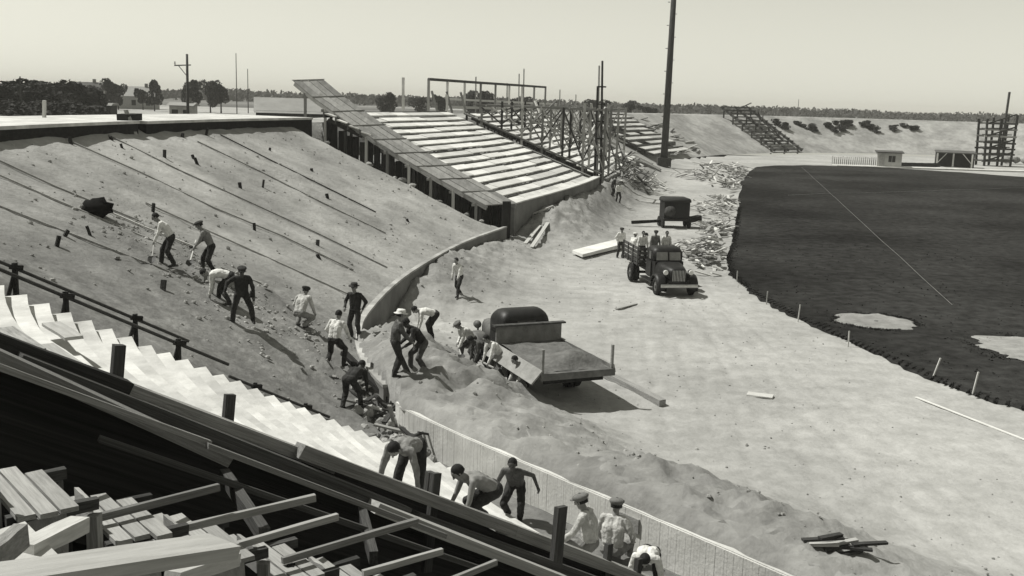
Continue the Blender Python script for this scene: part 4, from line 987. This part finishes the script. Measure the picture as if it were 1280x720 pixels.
# edge stakes of the turf
for k, (x, y, lx) in enumerate(((11.36, 51.90)+(.0,), (11.43, 45.85)+(.02,), (11.86, 42.16)+(.05,), (12.60, 37.87)+(.0,), (14.11, 33.72)+(.22,), (14.61, 31.76)+(.12,))):
    z = field_z(x, y); tag(piece('edge_stake', (x, y, z-.1), (x+lx, y, z+(.55, .6, .72, .6, .7, .75)[k]), .05, .04, 'plank'), 'thin pale marker stake at the edge of the dark turf', 'stake', 'marker stakes along the turf edge')
def lay(name, a, b, w_, h_, ma, label, cat, grp=None, dz=.0):
    za, zb = field_z(*a)+h_/2+.015+dz, field_z(*b)+h_/2+.015+dz
    return tag(piece(name, (a[0], a[1], za), (b[0], b[1], zb), w_, h_, ma), label, cat, grp)
lay('lath', (12.59, 31.10), (14.29, 26.79), .07, .03, 'line', 'long white lath lying on the bare ground outside the turf', 'lath')
lay('board', (7.30, 30.79), (8.02, 30.52), .4, .05, 'plank', 'short pale board lying alone on the bare ground', 'board')
lay('timber', (2.98, 32.53), (4.50, 29.31), .22, .2, 'oldwood', 'long squared timber lying behind the dump truck tail', 'timber')
lay('board', (0.68, 59.41), (1.60, 64.05), .22, .05, 'plank', 'pale board lying on the dirt below the stand parapet', 'board', 'pair of boards below the parapet')
lay('board', (1.04, 58.86), (2.11, 64.54), .22, .05, 'plank', 'pale board lying on the dirt below the stand parapet', 'board', 'pair of boards below the parapet')
lay('pipe', (-0.49, 64.69), (2.50, 67.34), .1, .1, 'plank', 'pale pole lying along the foot of the spoil bank', 'pole')
lay('board', (4.43, 43.18), (5.45, 44.73), .15, .04, 'form', 'thin grey board lying in front of the stake truck', 'board')
a, b, c, d = [Vector((*q, field_z(*q)+.12)) for q in ((3.37, 58.72), (6.30, 63.30), (6.50, 61.29), (3.87, 57.32))]
up = Vector((0, 0, .16)); tag(MB().loft([[a, b, c, d], [a+up, b+up, c+up*1.4, d+up]]).build('form_panel', 'seat'), 'flat pale form panel resting on the ground near the stake truck', 'panel')
for k in range(9):
    x, y = (5.76, 16.70); x += random.uniform(-.5, .5); y += random.uniform(-.12, .12); a = random.gauss(.05, .25); l = random.uniform(.2, .45)
    za = field_z(x, y)+.05+.02*k
    tag(piece('charred_board', (x-l*math.cos(a), y-l*math.sin(a), za), (x+l*math.cos(a), y+l*math.sin(a), za+random.uniform(0, .06)), .1, .04, 'darkwood' if k % 3 else 'plank'), 'short board in the dark scrap heap at the crest of the spoil bank', 'board', 'scrap boards on the spoil bank')

# ------------------------------------------------------------------ machine and heaps along the sideline
cm = empty('portable_mixer', ((11.47, 74.34)[0], (11.47, 74.34)[1], 0), 'dark portable concrete mixer standing on skids among the rubble', 'mixer', rz=.1)
b = MB(); b.box((0, 0, 1.3), (1.85, 1.5, 1.15)).box((0, 0, .62), (1.95, 1.7, .2)); b.build('housing', 'paint', cm, bevel=.05)
MB().loft([[(a_, y_, z_) for a_, z_ in rrect(.98, 1.86, 2.15, .2)] for y_ in (-.8, .8)]).build('hood', 'walldark', cm, True)
MB().tube((-.55, -.85, 1.2), (-.55, -1.25, 1.35), .42, .3, 14).build('drum', 'darkwood', cm, True)
for sx in (-1, 1):
    for y_ in (-.55, .55):
        b = MB().tube((sx*.88, y_, .36), (sx*1.02, y_, .36), .36, n=14).build('wheel', 'rubber', cm)
piece('drawbar', WM[cm.name] @ Vector((-.9, 0, .45)), WM[cm.name] @ Vector((-3.1, -.1, .3)), .25, .2, 'tar', cm)
piece('drawbar', WM[cm.name] @ Vector((.9, 0, .5)), WM[cm.name] @ Vector((2.0, .4, .7)), .5, .35, 'tar', cm)
def heap(name, cx, cy, rx, ry, n, lmin, lmax, mats, label, cat, hmax=.8, steep=.5, rot=None):
    e = empty(name, (cx, cy, 0), label, cat)
    for k in range(n):
        u_, v_ = random.gauss(0, .45), random.gauss(0, .45); x, y = cx+rx*u_, cy+ry*v_
        if inside(Vector((x+.5, y))): x -= 1.6
        if inside(Vector((x+.5, y))): continue
        z = max(0, field_z(x, y))+.06+hmax*max(0, 1-(u_*u_+v_*v_))*random.random(); a = random.uniform(0, 6.3) if rot is None else random.gauss(rot, .3); l = random.uniform(lmin, lmax)/2
        d = Vector((math.cos(a)*l, math.sin(a)*l, random.uniform(-.3, steep)*l))
        piece('board', Vector((x, y, z))-d, Vector((x, y, z))+d, random.uniform(.1, .24), .06, random.choice(mats), e)
    return e
PM = ('plank', 'form', 'tread', 'oldwood', 'seat', 'form')
heap('lumber_heap', *(11.41, 59.75), 1.7, 5.0, 150, .5, 1.3, PM, 'jumbled heap of split pale lumber at the tip of the turf', 'lumber', 1.0, .55)
heap('lumber_heap', *(14.41, 72.31), 1.8, 6, 100, .6, 1.6, PM, 'jumbled lumber heap alongside the portable mixer', 'lumber', .7, .45)
heap('lumber_stack', *(25.00, 115.99), 3, 9, 55, 1.5, 4, ('plank', 'form', 'seat', 'oldwood'), 'loose stack of long planks beside the far turf edge', 'lumber', .7, .15, 1.3)
heap('lumber_stack', *(30.00, 145.03), 5, 10, 50, 1.5, 4, ('plank', 'form', 'darkwood', 'seat'), 'scattered planks and beams beyond the turf tip', 'lumber', .8, .3)
heap('lumber_heap', *(22.96, 127.16), 4, 8, 45, 1.2, 3, ('darkwood', 'form', 'plank'), 'dark scattered timbers between light pole and turf', 'lumber', .7, .5)
heap('lumber_heap', *(20.10, 91.68), 2.2, 8, 70, .8, 2, PM, 'ragged strip of lumber scraps hugging the turf edge', 'lumber', .7, .6)
heap('lumber_heap', *(16.95, 88.06), 3, 8, 60, .6, 1.6, ('plank', 'seat', 'oldwood', 'form'), 'thin scatter of pale scraps behind the portable mixer', 'lumber', .4, .4)
heap('lumber_heap', *(29.40, 129.81), 3, 10, 70, 1, 3, PM, 'tangled boards at the far corner of the turf', 'lumber', .9, .5)
heap('lumber_stack', *(11.27, 103.09), 2.4, 6, 80, 1, 2.6, ('plank', 'form', 'darkwood', 'oldwood'), 'untidy lumber stack below the second white grandstand', 'lumber', 2.6, .9)
heap('lumber_heap', *(13.92, 107.79), 2, 6, 40, .6, 1.6, ('plank', 'seat', 'oldwood'), 'small heap of pale offcuts beside the untidy lumber stack', 'lumber', 1.2, .9)

# ------------------------------------------------------------------ poles and scaffolds of the far stands
lp = empty('light_pole', (20.2, 143, 0), 'very tall tarred floodlight pole standing at the field edge', 'pole')
MB().tube((20.2, 143, -.2), (20.35, 143, 31), .5, .3, 14).build('shaft', 'pole', lp, True, world=True)
MB().box((20.2, 143, .7), (1.8, 1.6, 1.5)).build('footing', 'darkwood', lp, world=True)
for k in range(14): MB().box((20.2+.48*(1 if k % 2 else -1), 142.9, 4+1.5*k), (.3, .08, .08)).build('climbing_step', 'steel', lp, world=True)
ms = empty('derrick_mast', (7.56, 93.00, 1.63), 'pair of slim lashed derrick poles beside the braced scaffolding', 'mast')
for p0, p1, r_, mm in (((7.62, 93.00, 1.77), (7.29, 93.00, 12.23), .13, 'pole'), ((7.31, 93.60, 1.72), (7.06, 93.40, 11.82), .10, 'oldwood'), ((7.04, 92.60, 1.50), (6.95, 92.80, 10.02), .12, 'tar')):
    MB().tube(p0, p1, r_, r_*.7, 8).build('spar', mm, ms, world=True)
for k in range(6):
    z = 2.5+1.5*k; q = Vector((7.33, 93.00, 3.61)); MB().box((q.x, q.y, z), (.75, .5, .12)).build('lashing', 'tar', ms, world=True)
sc_ = empty('braced_scaffold', (2.56, 95.50, 3.32), 'cross-braced timber scaffold standing over the end of the second grandstand', 'scaffold')
i_s = idx(8.2, 93.5); p, nn = CV[i_s], NRM[i_s]
def sp(a, z, off=0.): return Vector((p.x+nn.x*a+TAN[i_s].x*off, p.y+nn.y*a+TAN[i_s].y*off, z))
for off in (-1.6, 2.6, 9, 16):
    for k in range(7):
        a = .3+1.85*k; zt = 8.2+.35*math.sin(k*1.7)
        piece('upright', sp(a, gz(*sp(a, 0)[:2])-.2, off), sp(a, zt, off), .2, .2, ('oldwood', 'plank', 'darkwood')[k % 3], sc_)
        if k < 6:
            lo_, hi_ = 2.9+.72*k, 7.9; mm = ('plank', 'darkwood', 'plank', 'oldwood')[(k+int(off > 0)) % 4]
            piece('brace', sp(a, lo_, off-.1), sp(a+1.85, hi_, off-.1), .2, .1, mm, sc_); piece('brace', sp(a, hi_, off+.1), sp(a+1.85, lo_+.72, off+.1), .2, .1, 'darkwood' if mm == 'plank' else 'plank', sc_)
    piece('top_rail', sp(.2, 8.0, off), sp(12, 8.1, off), .1, .16, 'oldwood', sc_)
    piece('mid_rail', sp(.2, 4.6, off), sp(7, 6.9, off), .1, .14, 'plank', sc_)
for k in range(5): piece('cross_tie', sp(1+2.5*k, 8.05, -1.7), sp(1+2.5*k, 8.05, 2.7), .1, .12, 'plank', sc_)
# tall diagonal props in front of the rows
for a, b, z0, z1, mm in ((1.2, 3.0, 2.6, 8.4, 'plank'), (3.8, 1.6, 3.6, 8.2, 'plank'), (6.2, 8.6, 4.3, 8.6, 'seat'), (9.5, 6.5, 5.5, 8.6, 'oldwood')):
    piece('raking_prop', sp(a, z0, 7), sp(b, z1, 9), .2, .12, mm, sc_)
# gantry and posts on the back of the stands
ga = empty('timber_gantry', (-7.77, 118.00, 7.51), 'light timber gantry of thin posts behind the white grandstands', 'gantry')
A, B = Vector((-9.46, 112.00, 10.50)), Vector((3.89, 150.00, 10.50))
piece('top_beam', A, B, .25, .28, 'darkwood', ga)
for k in range(9):
    q = A.lerp(B, k/8); piece('gantry_post', (q.x, q.y, 5.5), (q.x, q.y, q.z-.1), .26, .26, ('oldwood', 'seat', 'seat', 'oldwood')[k % 4], ga)
for k in range(3):
    q = A.lerp(B, .02+.1*k); piece('knee_brace', (q.x+.6, q.y+1, 7), (q.x, q.y, q.z-1.2), .2, .15, 'oldwood', ga)
A2, B2 = Vector((-8.25, 125.00, 8.46)), Vector((5.04, 155.00, 8.17)); piece('lower_rail', A2, B2, .2, .25, 'plank', ga); piece('lower_rail', A2-Vector((0, 0, .9)), B2-Vector((0, 0, .9)), .2, .3, 'plank', ga)
tag(piece('white_post', (-9.10, 84.00, 7.49), (-9.12, 84.00, 10.12), .3, .2, 'seat'), 'lone white post at the back of the first white grandstand', 'post')
tag(piece('white_post', (-6.66, 100.00, 7.61), (-6.76, 100.00, 8.95), .3, .2, 'seat'), 'short white post near the gantry foot', 'post')
for a, b in (((0.22, 150.00, 8.05), (0.09, 150.00, 12.27)), ((0.92, 152.00, 8.06), (0.76, 152.00, 13.01)), ((-1.48, 150.00, 7.99), (-1.56, 150.00, 10.89)), ((-5.53, 140.00, 8.44), (-5.60, 140.00, 11.45)), ((6.83, 170.00, 7.90), (6.73, 170.00, 10.43)), ((9.68, 175.00, 7.96), (9.60, 175.00, 9.78))):
    tag(piece('thin_pole', (a[0], a[1], 4), b, .16, .16, 'oldwood'), 'thin upright pole behind the second grandstand', 'pole', 'thin poles behind the grandstands')
# timbers strewn over the unfinished bank beyond the ramps
for k in range(60):
    i = random.randrange(idx(21, 152), idx(34, 179)); s = random.uniform(1.0, 12.8); p = CV[i]+NRM[i]*s; z = bank_z(p.x, p.y)+.12
    d = (TAN[i]*random.uniform(.8, 2.6)+NRM[i]*random.uniform(-.4, .4)).to_3d(); d.z = random.uniform(-.15, .25)
    tag(piece('strewn_timber', Vector((p.x, p.y, z))-d, Vector((p.x, p.y, z+.1))+d, .24, .16, random.choice(('darkwood', 'form', 'oldwood', 'plank'))), 'rough timber strewn on the unfinished bank past the ramps', 'timber', 'timbers strewn on the far bank')
# trestle on the far bank
def bank_trestle(i, wd, label, n=13):
    p, nn, tt = CV[i], NRM[i], TAN[i]; e = empty('bank_trestle', (p.x, p.y, .5), label, 'trestle')
    def P(s, u_, h): return Vector((p.x+nn.x*s+tt.x*u_, p.y+nn.y*s+tt.y*u_, .3+.5*s+h))
    for u_ in (-wd/2, 0, wd/2):
        piece('raker', P(-.5, u_, .7), P(13, u_, 1.5), .3, .4, 'darkwood', e)
        for k in range(6): piece('leg', P(.5+2.4*k, u_, -.5), P(.5+2.4*k, u_, .8+.1*k), .25, .25, 'darkwood', e)
    for k in range(n):
        s = -.3+13.2*k/(n-1); piece('rung', P(s, -wd/2-.3, .95+.06*s), P(s+random.uniform(-.2, .2), wd/2+.3, .95+.06*s), .42, .2, random.choice(('darkwood', 'tar', 'tar', 'darkwood', 'oldwood')), e)
    for k in range(8): a = random.uniform(1, 12); piece('loose_brace', P(a, random.uniform(-wd/2, wd/2), 1), P(a+random.uniform(-1, 1), random.uniform(-wd/2, wd/2), 3.0), .2, .15, 'darkwood', e)
    return e
bank_trestle(idx(51, 198), 8, 'dark timber trestle climbing the far end bank')
# sheds at the far side
sh = empty('site_shed', (58.15, 163.59, 0.00), 'small pale site shed with flat dark roof on the far sideline', 'shed', rz=-.25)
b = MB().box((0, 0, 1.15), (3.6, 2.6, 2.3)).build('wall', 'wallpale', sh); MB().box((.0, 0, 2.4), (4.1, 3.1, .16), Matrix.Rotation(.05, 3, 'X')).build('roof', 'roof', sh)
wn = MB().box((.35, -1.31, 1.35), (1.0, .06, .95)).build('window', 'glass', sh); MB().box((.35, -1.35, 1.35), (.05, .03, .95)).build('mullion', 'wallpale', wn, M=WM[sh.name])
MB().box((-1.1, -1.31, 1.0), (.8, .05, 1.95)).build('door', 'form', sh)
sh = empty('open_shed', (70.91, 169.65, 0.00), 'open-fronted shed with white corner braces and a dark mouth', 'shed', rz=-.3)
MB().box((0, 1.3, 1.2), (5.6, .1, 2.3)).box((2.8, 0, 1.2), (.1, 2.6, 2.3)).box((-2.8, 0.4, 1.2), (.1, 1.8, 2.3)).build('wall', 'walldark', sh)
MB().box((0, 0, 2.45), (6.0, 3.2, .14), Matrix.Rotation(.08, 3, 'X')).build('roof', 'roof', sh)
for x in (-2.7, -.3, 2.5): MB().box((x, -1.35, 1.15), (.24, .16, 2.3)).build('front_post', 'seat', sh)
MB().beam((-2.7, -1.4, .6), (-1.3, -1.4, 2.3), .2, .1).build('corner_brace', 'seat', sh); MB().beam((2.5, -1.4, .6), (1.0, -1.4, 2.3), .2, .1).build('corner_brace', 'seat', sh)
lw = empty('low_fence', (53.44, 165.28, 0.00), 'low weathered board fence beside the pale site shed', 'fence')
q0, q1 = Vector((50.00, 165.62, 0.00)), Vector((56.56, 164.79, 0.00))
for k in range(22):
    a = q0.lerp(q1, k/21); piece('fence_board', (a.x, a.y, 0), (a.x, a.y, 1.35+random.uniform(-.1, .1)), .3, .05, 'form' if k % 4 else 'oldwood', lw)
for k in range(5):
    a = Vector((62.71, 165.76, 0.00)); a.x += k*1.4-2; tag(piece('dark_beam', (a.x-1.2, a.y+.2*k, .35), (a.x+1.2, a.y+.3*k, .4), .5, .6, 'tar'), 'dark beam stacked between the two sheds', 'beam', 'beams between the sheds')
q0, q1 = Vector((49.48, 161.39, 0.00)), Vector((80.56, 160.85, 0.00)); lk = MB()
q2 = q0+Vector((0, 3.5, 0)); q3 = q1+Vector((0, 3.5, 0)); zz = Vector((0, 0, .16))
tag(lk.loft([[q0+zz*.2, q1+zz*.2, q3+zz*.2, q2+zz*.2], [q0+zz, q1+zz, q3+zz, q2+zz]]).build('path', 'whiteconc'), kind='structure')
# scaffold tower
tw_ = empty('scaffold_tower', (81.42, 178.90, 0.00), 'dark cluttered scaffold tower on the far sideline', 'tower')
q = WM[tw_.name].translation
for sx in (-1, 0, 1):
    for sy in (-1, 1): piece('tower_post', (q.x+sx*2.2, q.y+sy*1.6, 0), (q.x+sx*2.5, q.y+sy*1.6, 8.0+random.uniform(-.8, .6)), .3, .3, 'tar', tw_)
for k in range(7):
    z = .8+1.05*k
    for sy in (-1.6, 1.6): piece('tower_ledger', (q.x-2.7, q.y+sy, z), (q.x+2.7, q.y+sy, z+random.uniform(-.2, .2)), .3, .3, random.choice(('tar', 'darkwood', 'oldwood')), tw_)
    piece('tower_board', (q.x-2.3, q.y-1.2+random.random(), z+.2), (q.x+2.3, q.y+random.random(), z+.25), 1.6, .15, 'darkwood' if k % 3 else 'form', tw_)
    piece('tower_brace', (q.x-2.3+2*(k % 2), q.y-1.75, z), (q.x+2.3-2.5*(k % 2), q.y-1.75, z+1.6), .3, .2, 'tar', tw_)
a = Vector((82.17, 178.00, 7.73)); b = Vector((82.44, 178.00, 12.38)); tag(piece('flag_mast', (a.x, a.y, 3), b, .3, .3, 'darkwood'), 'single dark mast rising beside the scaffold tower', 'mast')
for k in range(3):
    a = Vector((88.42, 186.85, 0.00)); M = Matrix.Translation((a.x+1.6*k-1, a.y, .7)) @ Matrix.Scale(.9, 4)
    tag(link(bpy.data.objects.new('boulder', CL[k][1 if k % 2 else 0]), None, M), 'rounded heap of stone at the foot of the scaffold tower', 'stone', 'stone heaps by the tower')

# ------------------------------------------------------------------ trees and shrubs
def leafy(name, n, lobes, leaf, ma, seed):
    rg = random.Random(seed); b = MB()
    for _ in range(n):
        cx, cy, cz, r_ = rg.choice(lobes); d = Vector((rg.gauss(0, 1), rg.gauss(0, 1), rg.gauss(0, 1))).normalized()*r_*rg.uniform(.55, 1.0)**.5
        c = Vector((cx, cy, cz))+Vector((d.x, d.y, d.z*.85)); u_ = Vector((rg.gauss(0, 1), rg.gauss(0, 1), rg.gauss(0, 1))).normalized(); v_ = u_.orthogonal().normalized(); s = leaf*rg.uniform(.6, 1.4)
        b.add([c-u_*s, c+v_*s*.6, c+u_*s, c-v_*s*.6], [(0, 1, 2, 3)])
    me = bpy.data.meshes.new(name); me.from_pydata([tuple(v) for v in b.v], [], b.f); me.materials.append(MT[ma]); return me
CR = []
for v in range(4):
    rg = random.Random(20+v); lobes = [(rg.gauss(0, 1.5), rg.gauss(0, 1.5), rg.uniform(3.2, 7.5), rg.uniform(1.1, 2.0)) for _ in range(11)]
    CR.append((leafy('crown', 2600, lobes, .32, 'leaf', v), lobes))
def tree(x, y, z, h, wd, label, grp, v=0):
    e = empty('tree', (x, y, z), label, 'tree', grp); k = h/9
    M = Matrix.Translation((x, y, z)) @ Matrix.Rotation(random.uniform(0, 6), 4, 'Z') @ Matrix.Diagonal((k*wd, k*wd, k, 1))
    link(bpy.data.objects.new('crown', CR[v % 4][0]), e, M)
    b = MB().tube((0, 0, -.5), (0, 0, 3.4), .3, .2, 8)
    for lx, ly, lz, lr in CR[v % 4][1][:6]: b.tube((0, 0, 2.6), (lx*.8, ly*.8, lz), .14, .05, 6)
    b.build('trunk', 'bark', e, M=M)
GT = 3.2
names = ('tall dark tree behind the long low shed', 'round dark tree beside the utility pole', 'dark tree standing alone on the plain')
for (x, yt, w_, Y_, lab, v) in ((127, 102, .9, 240, 'broad low tree at the end of the pale farmhouse', 0), (142, 94, .75, 245, 'tallest dark tree beside the pale farmhouse', 1), (155, 100, .8, 250, 'dark tree directly against the farmhouse gable', 2), (185, 104, .9, 255, 'low tree just past the farmhouse', 3),
                               (199, 96, .7, 245, 'narrow upright tree standing alone past the farmhouse', 1), (243, 94, .9, 250, 'round dark tree right beside the utility pole', 0), (267, 94, .8, 245, 'first of two dark trees touching crowns', 2), (280, 95, .85, 246, 'second of two dark trees touching crowns', 3),
                               (112, 106, 1.2, 235, 'low bushy tree between thicket and farmhouse', 2), (485, 112, .9, 260, 'dark tree beyond the top of the long ramp', 1), (478, 116, 1.1, 262, 'bushy tree beyond the top of the long ramp', 0), (520, 117, 1.4, 280, 'low broad tree behind the white post', 2),
                               (548, 111, .8, 260, 'dark tree framed by the gantry end posts', 3), (585, 109, .9, 250, 'dark tree framed by the middle of the gantry', 1), (602, 108, .9, 252, 'dense tree beside the one framed in the gantry middle', 0), (645, 116, 1.2, 270, 'low broad tree under the gantry far end', 2),
                               (778, 122, 1.0, 260, 'round tree beyond the second ramp', 1), (800, 127, 1.3, 300, 'low tree beyond the second ramp', 3), (735, 120, 1.5, 300, 'broad low tree behind the derrick poles', 2)):
    dx = (x-640)/1300*Y_; hz = 124.1+(x-640)*.0306; zt = CAMH+(hz-yt)*Y_/1315
    tree(dx, Y_*.985, GT, max(4.5, (zt-GT)*.9), w_*.9, lab, 'trees on the plain', v)
# dark thicket at the left, beyond the rim
for k in range(16):
    x = -14+k*7.2; Y_ = 165+random.uniform(-12, 12); yt = 105+random.uniform(-5, 5)-(8 if k in (10, 11) else 0)
    dx = (x-640)/1300*Y_; hz = 124.1+(x-640)*.0306; zt = CAMH+(hz-yt)*Y_/1315
    tree(dx, Y_, GT-1.5, zt-GT+1.5, 1.5, 'dense dark tree merging into the thicket beyond the rim', 'thicket beyond the rim', k)
for k in range(26):
    Y_ = random.uniform(125, 160); x = random.uniform(-20, 96); dx = (x-640)/1300*Y_
    M = Matrix.Translation((dx, Y_, GT-2.2)) @ Matrix.Diagonal((1.1, 1.1, .62, 1)); tag(link(bpy.data.objects.new('shrub', CR[k % 4][0]), None, M), 'dark shrub in the undergrowth below the thicket', 'shrub', 'undergrowth below the thicket')
# shrubs on the far bank
for k in range(26):
    i = idx(*random.choice(((58, 203), (62, 205), (66, 207), (70, 208), (74, 209), (78, 209), (82, 209)))); i += random.randrange(-4, 5); s = random.uniform(8.0, 11.0); p = CV[i]+NRM[i]*s
    f = random.uniform(.12, .24); M = Matrix.Translation((p.x, p.y, bank_z(p.x, p.y)-f*3.0)) @ Matrix.Rotation(k*1.3, 4, 'Z') @ Matrix.Diagonal((f*1.5, f*1.5, f*1.0, 1))
    tag(link(bpy.data.objects.new('shrub', CR[k % 4][0]), None, M), 'dark scrubby bush on the far end bank', 'shrub', 'bushes on the far bank')
# distant wood along the horizon
rg = random.Random(3); b = MB()
for k in range(26000):
    t = rg.random(); an = -.62+1.24*t; Y_ = rg.uniform(520, 760); x = math.tan(an)*Y_
    hmax = 5.2+2.2*noise.noise(Vector((x*.02, Y_*.01, 0)))+1.8*noise.noise(Vector((x*.07, 0, 5))); z = 2.5+hmax*rg.random()**.7
    c = Vector((x, Y_, z)); u_ = Vector((rg.gauss(0, 1), rg.gauss(0, 1), rg.gauss(0, 1))).normalized(); v_ = u_.orthogonal().normalized(); s = rg.uniform(.7, 1.5)
    b.add([c-u_*s, c+v_*s*.7, c+u_*s, c-v_*s*.7], [(0, 1, 2, 3)])
me = bpy.data.meshes.new('wood'); me.from_pydata([tuple(v) for v in b.v], [], b.f); me.materials.append(MT['farleaf'])
tag(link(bpy.data.objects.new('distant_wood', me)), 'low distant belt of woodland along the horizon', 'woodland', kind='stuff')

# ------------------------------------------------------------------ buildings and poles on the plain
def house(x, Y_, w_, d_, h_, rh, label, wm, rm, rz=.2, nwin=3):
    e = empty('house', ((x-640)/1300*Y_, Y_, GT), label, 'house', rz=rz)
    MB().box((0, 0, h_/2), (w_, d_, h_)).build('wall', wm, e)
    r = MB().prism([(-d_/2-.4, h_), (d_/2+.4, h_), (0, h_+rh)], -w_/2-.4, w_/2+.4, 0).build('roof', rm, e)
    MB().box((w_*.25, 0, h_+rh), (.7, .7, 1.5)).build('chimney', 'dark_shadeconc', r, M=WM[e.name])
    for k in range(nwin): MB().box((-w_/2+w_*(k+.5)/nwin, -d_/2-.03, h_*.55), (1.0, .08, 1.3)).build('window', 'glass', e)
house(170, 262, 10, 8, 3.4, 2.4, 'pale farmhouse with grey roof among the trees', 'form', 'greyroof')
house(110, 260, 7, 6, 4.5, 2.0, 'small white house half hidden by low trees', 'wallpale', 'roof')
house(228, 170, 3.6, 3, 2.9, .5, 'little white hut at the foot of the utility pole', 'wallpale', 'greyroof', 0, 2)
ls = empty('long_shed', (-78, 178, GT), 'long low dark shed stretching across the plain behind the rim', 'shed', rz=.1)
MB().box((0, 0, 1.2), (19, 4, 2.4)).build('wall', 'walldark', ls); MB().prism([(-2.4, 2.4), (2.4, 2.4), (1.6, 2.75), (-1.6, 2.75)], -9.8, 9.8, 0).build('roof', 'greyroof', ls)
gr_ = empty('warehouse', (-31, 152, GT-.3), 'large warehouse with broad pale grey roof behind the wooden ramp', 'warehouse', rz=.25)
MB().box((0, 0, 1.7), (13, 8, 3.0)).build('wall', 'walldark', gr_); MB().prism([(-4.6, 2.9), (4.6, 2.9), (0, 5.0)], -6.8, 6.8, 0).build('roof', 'greyroof', gr_)
for k in range(4): MB().box((-4.8+3.2*k, -4.03, 1.6), (1.8, .1, 1.3)).build('window', 'glass', gr_)
# pale strips of open field
for (xa, xb, ya, yb, nm) in ((-140, -40, 195, 330, 'field_strip'), (-60, 60, 330, 480, 'field_strip')):
    tag(MB().add([(xa, ya, 3.5), (xb, ya, 3.5), (xb+20, yb, 3.5), (xa-60, yb, 3.5)], [(0, 1, 2, 3)]).build(nm, 'field'), kind='structure')
up_ = empty('utility_pole', ((233-640)/1300*120, 120, GT), 'utility pole with crossarm standing beyond the rim', 'pole')
q = WM[up_.name].translation
MB().tube((q.x, q.y, GT-1), (q.x+.1, q.y, 12.6), .19, .13, 10).build('shaft', 'pole', up_, True, world=True)
piece('crossarm', (q.x-1.35, q.y, 11.3), (q.x+.5, q.y, 11.4), .12, .12, 'darkwood', up_); piece('brace', (q.x-.9, q.y, 11.3), (q.x, q.y, 10.2), .07, .07, 'darkwood', up_)
MB().tube((q.x-1.3, q.y, 11.4), (q.x-1.3, q.y, 11.75), .1, .07, 8).build('insulator', 'seat', up_, world=True)
for k, (x, Y_, yt, lab) in enumerate(((294, 240, 68, 'tall thin radio mast on the plain'), (308, 250, 87, 'shorter thin mast next to the radio mast'), (28, 150, 96, 'thin pole rising out of the thicket'), (985, 420, 124, 'thin pole on the horizon past the trestle'))):
    hz = 124.1+(x-640)*.0306; zt = CAMH+(hz-yt)*Y_/1315; dx = (x-640)/1300*Y_
    tag(MB().tube((dx, Y_, GT-1), (dx, Y_, zt), .14, .09, 6).build('thin_mast', 'pole'), lab, 'mast')
a = Vector(((70-640)/1300*48, 48, 0)); tag(piece('white_post', (a.x-.6, a.y, 6.0), (a.x-.5, a.y, 8.0), .16, .12, 'plank'), 'pale upright post at the outer edge of the concourse', 'post')
# tarpaulin-dark bundle on the slope and at the rim joint
for (pt, r_, lab) in (((-13.21, 32.81), .42, 'black heap of tar paper lying on the upper embankment'),):
    b = MB().ball((0, 0, 0), r_, 12, 8, (1.15, .9, .75))
    for v in b.v: v *= 1+.45*noise.noise(v*5)+.2*noise.noise(v*13)
    tag(b.build('tar_paper_heap', 'shade_tarpaper', None, True, Matrix.Translation((pt[0], pt[1], gz(*pt)+.2))), lab, 'heap')
q = CV[idx(-4.0, 45.9)]+NRM[idx(-4.0, 45.9)]*13.5
tag(piece('dark_block', (q.x-.3, q.y-.8, 7.36), (q.x-.2, q.y+.8, 7.38), .5, .3, 'tar'), 'dark block bridging the joint in the concourse slab', 'block')
tag(piece('rim_ladder', (q.x+.4, q.y-.7, 6.2), (q.x-.2, q.y-.6, 7.7), .25, .08, 'oldwood'), 'short weathered board propped at the joint in the rim', 'board')

# ------------------------------------------------------------------ the air over the plain
hz_ = MB().box((0, 0, 16), (14000, 14000, 36)).build('haze', 'line'); tag(hz_, 'thin summer haze over the plain', 'haze', kind='stuff')
hm = bpy.data.materials.new('haze_air'); hm.use_nodes = True; hm.node_tree.nodes.clear()
pv = hm.node_tree.nodes.new('ShaderNodeVolumePrincipled'); pv.inputs['Density'].default_value = .0003; pv.inputs['Color'].default_value = (1, .99, .93, 1)
ho = hm.node_tree.nodes.new('ShaderNodeOutputMaterial'); hm.node_tree.links.new(pv.outputs[0], ho.inputs['Volume'])
hz_.data.materials.clear(); hz_.data.materials.append(hm)
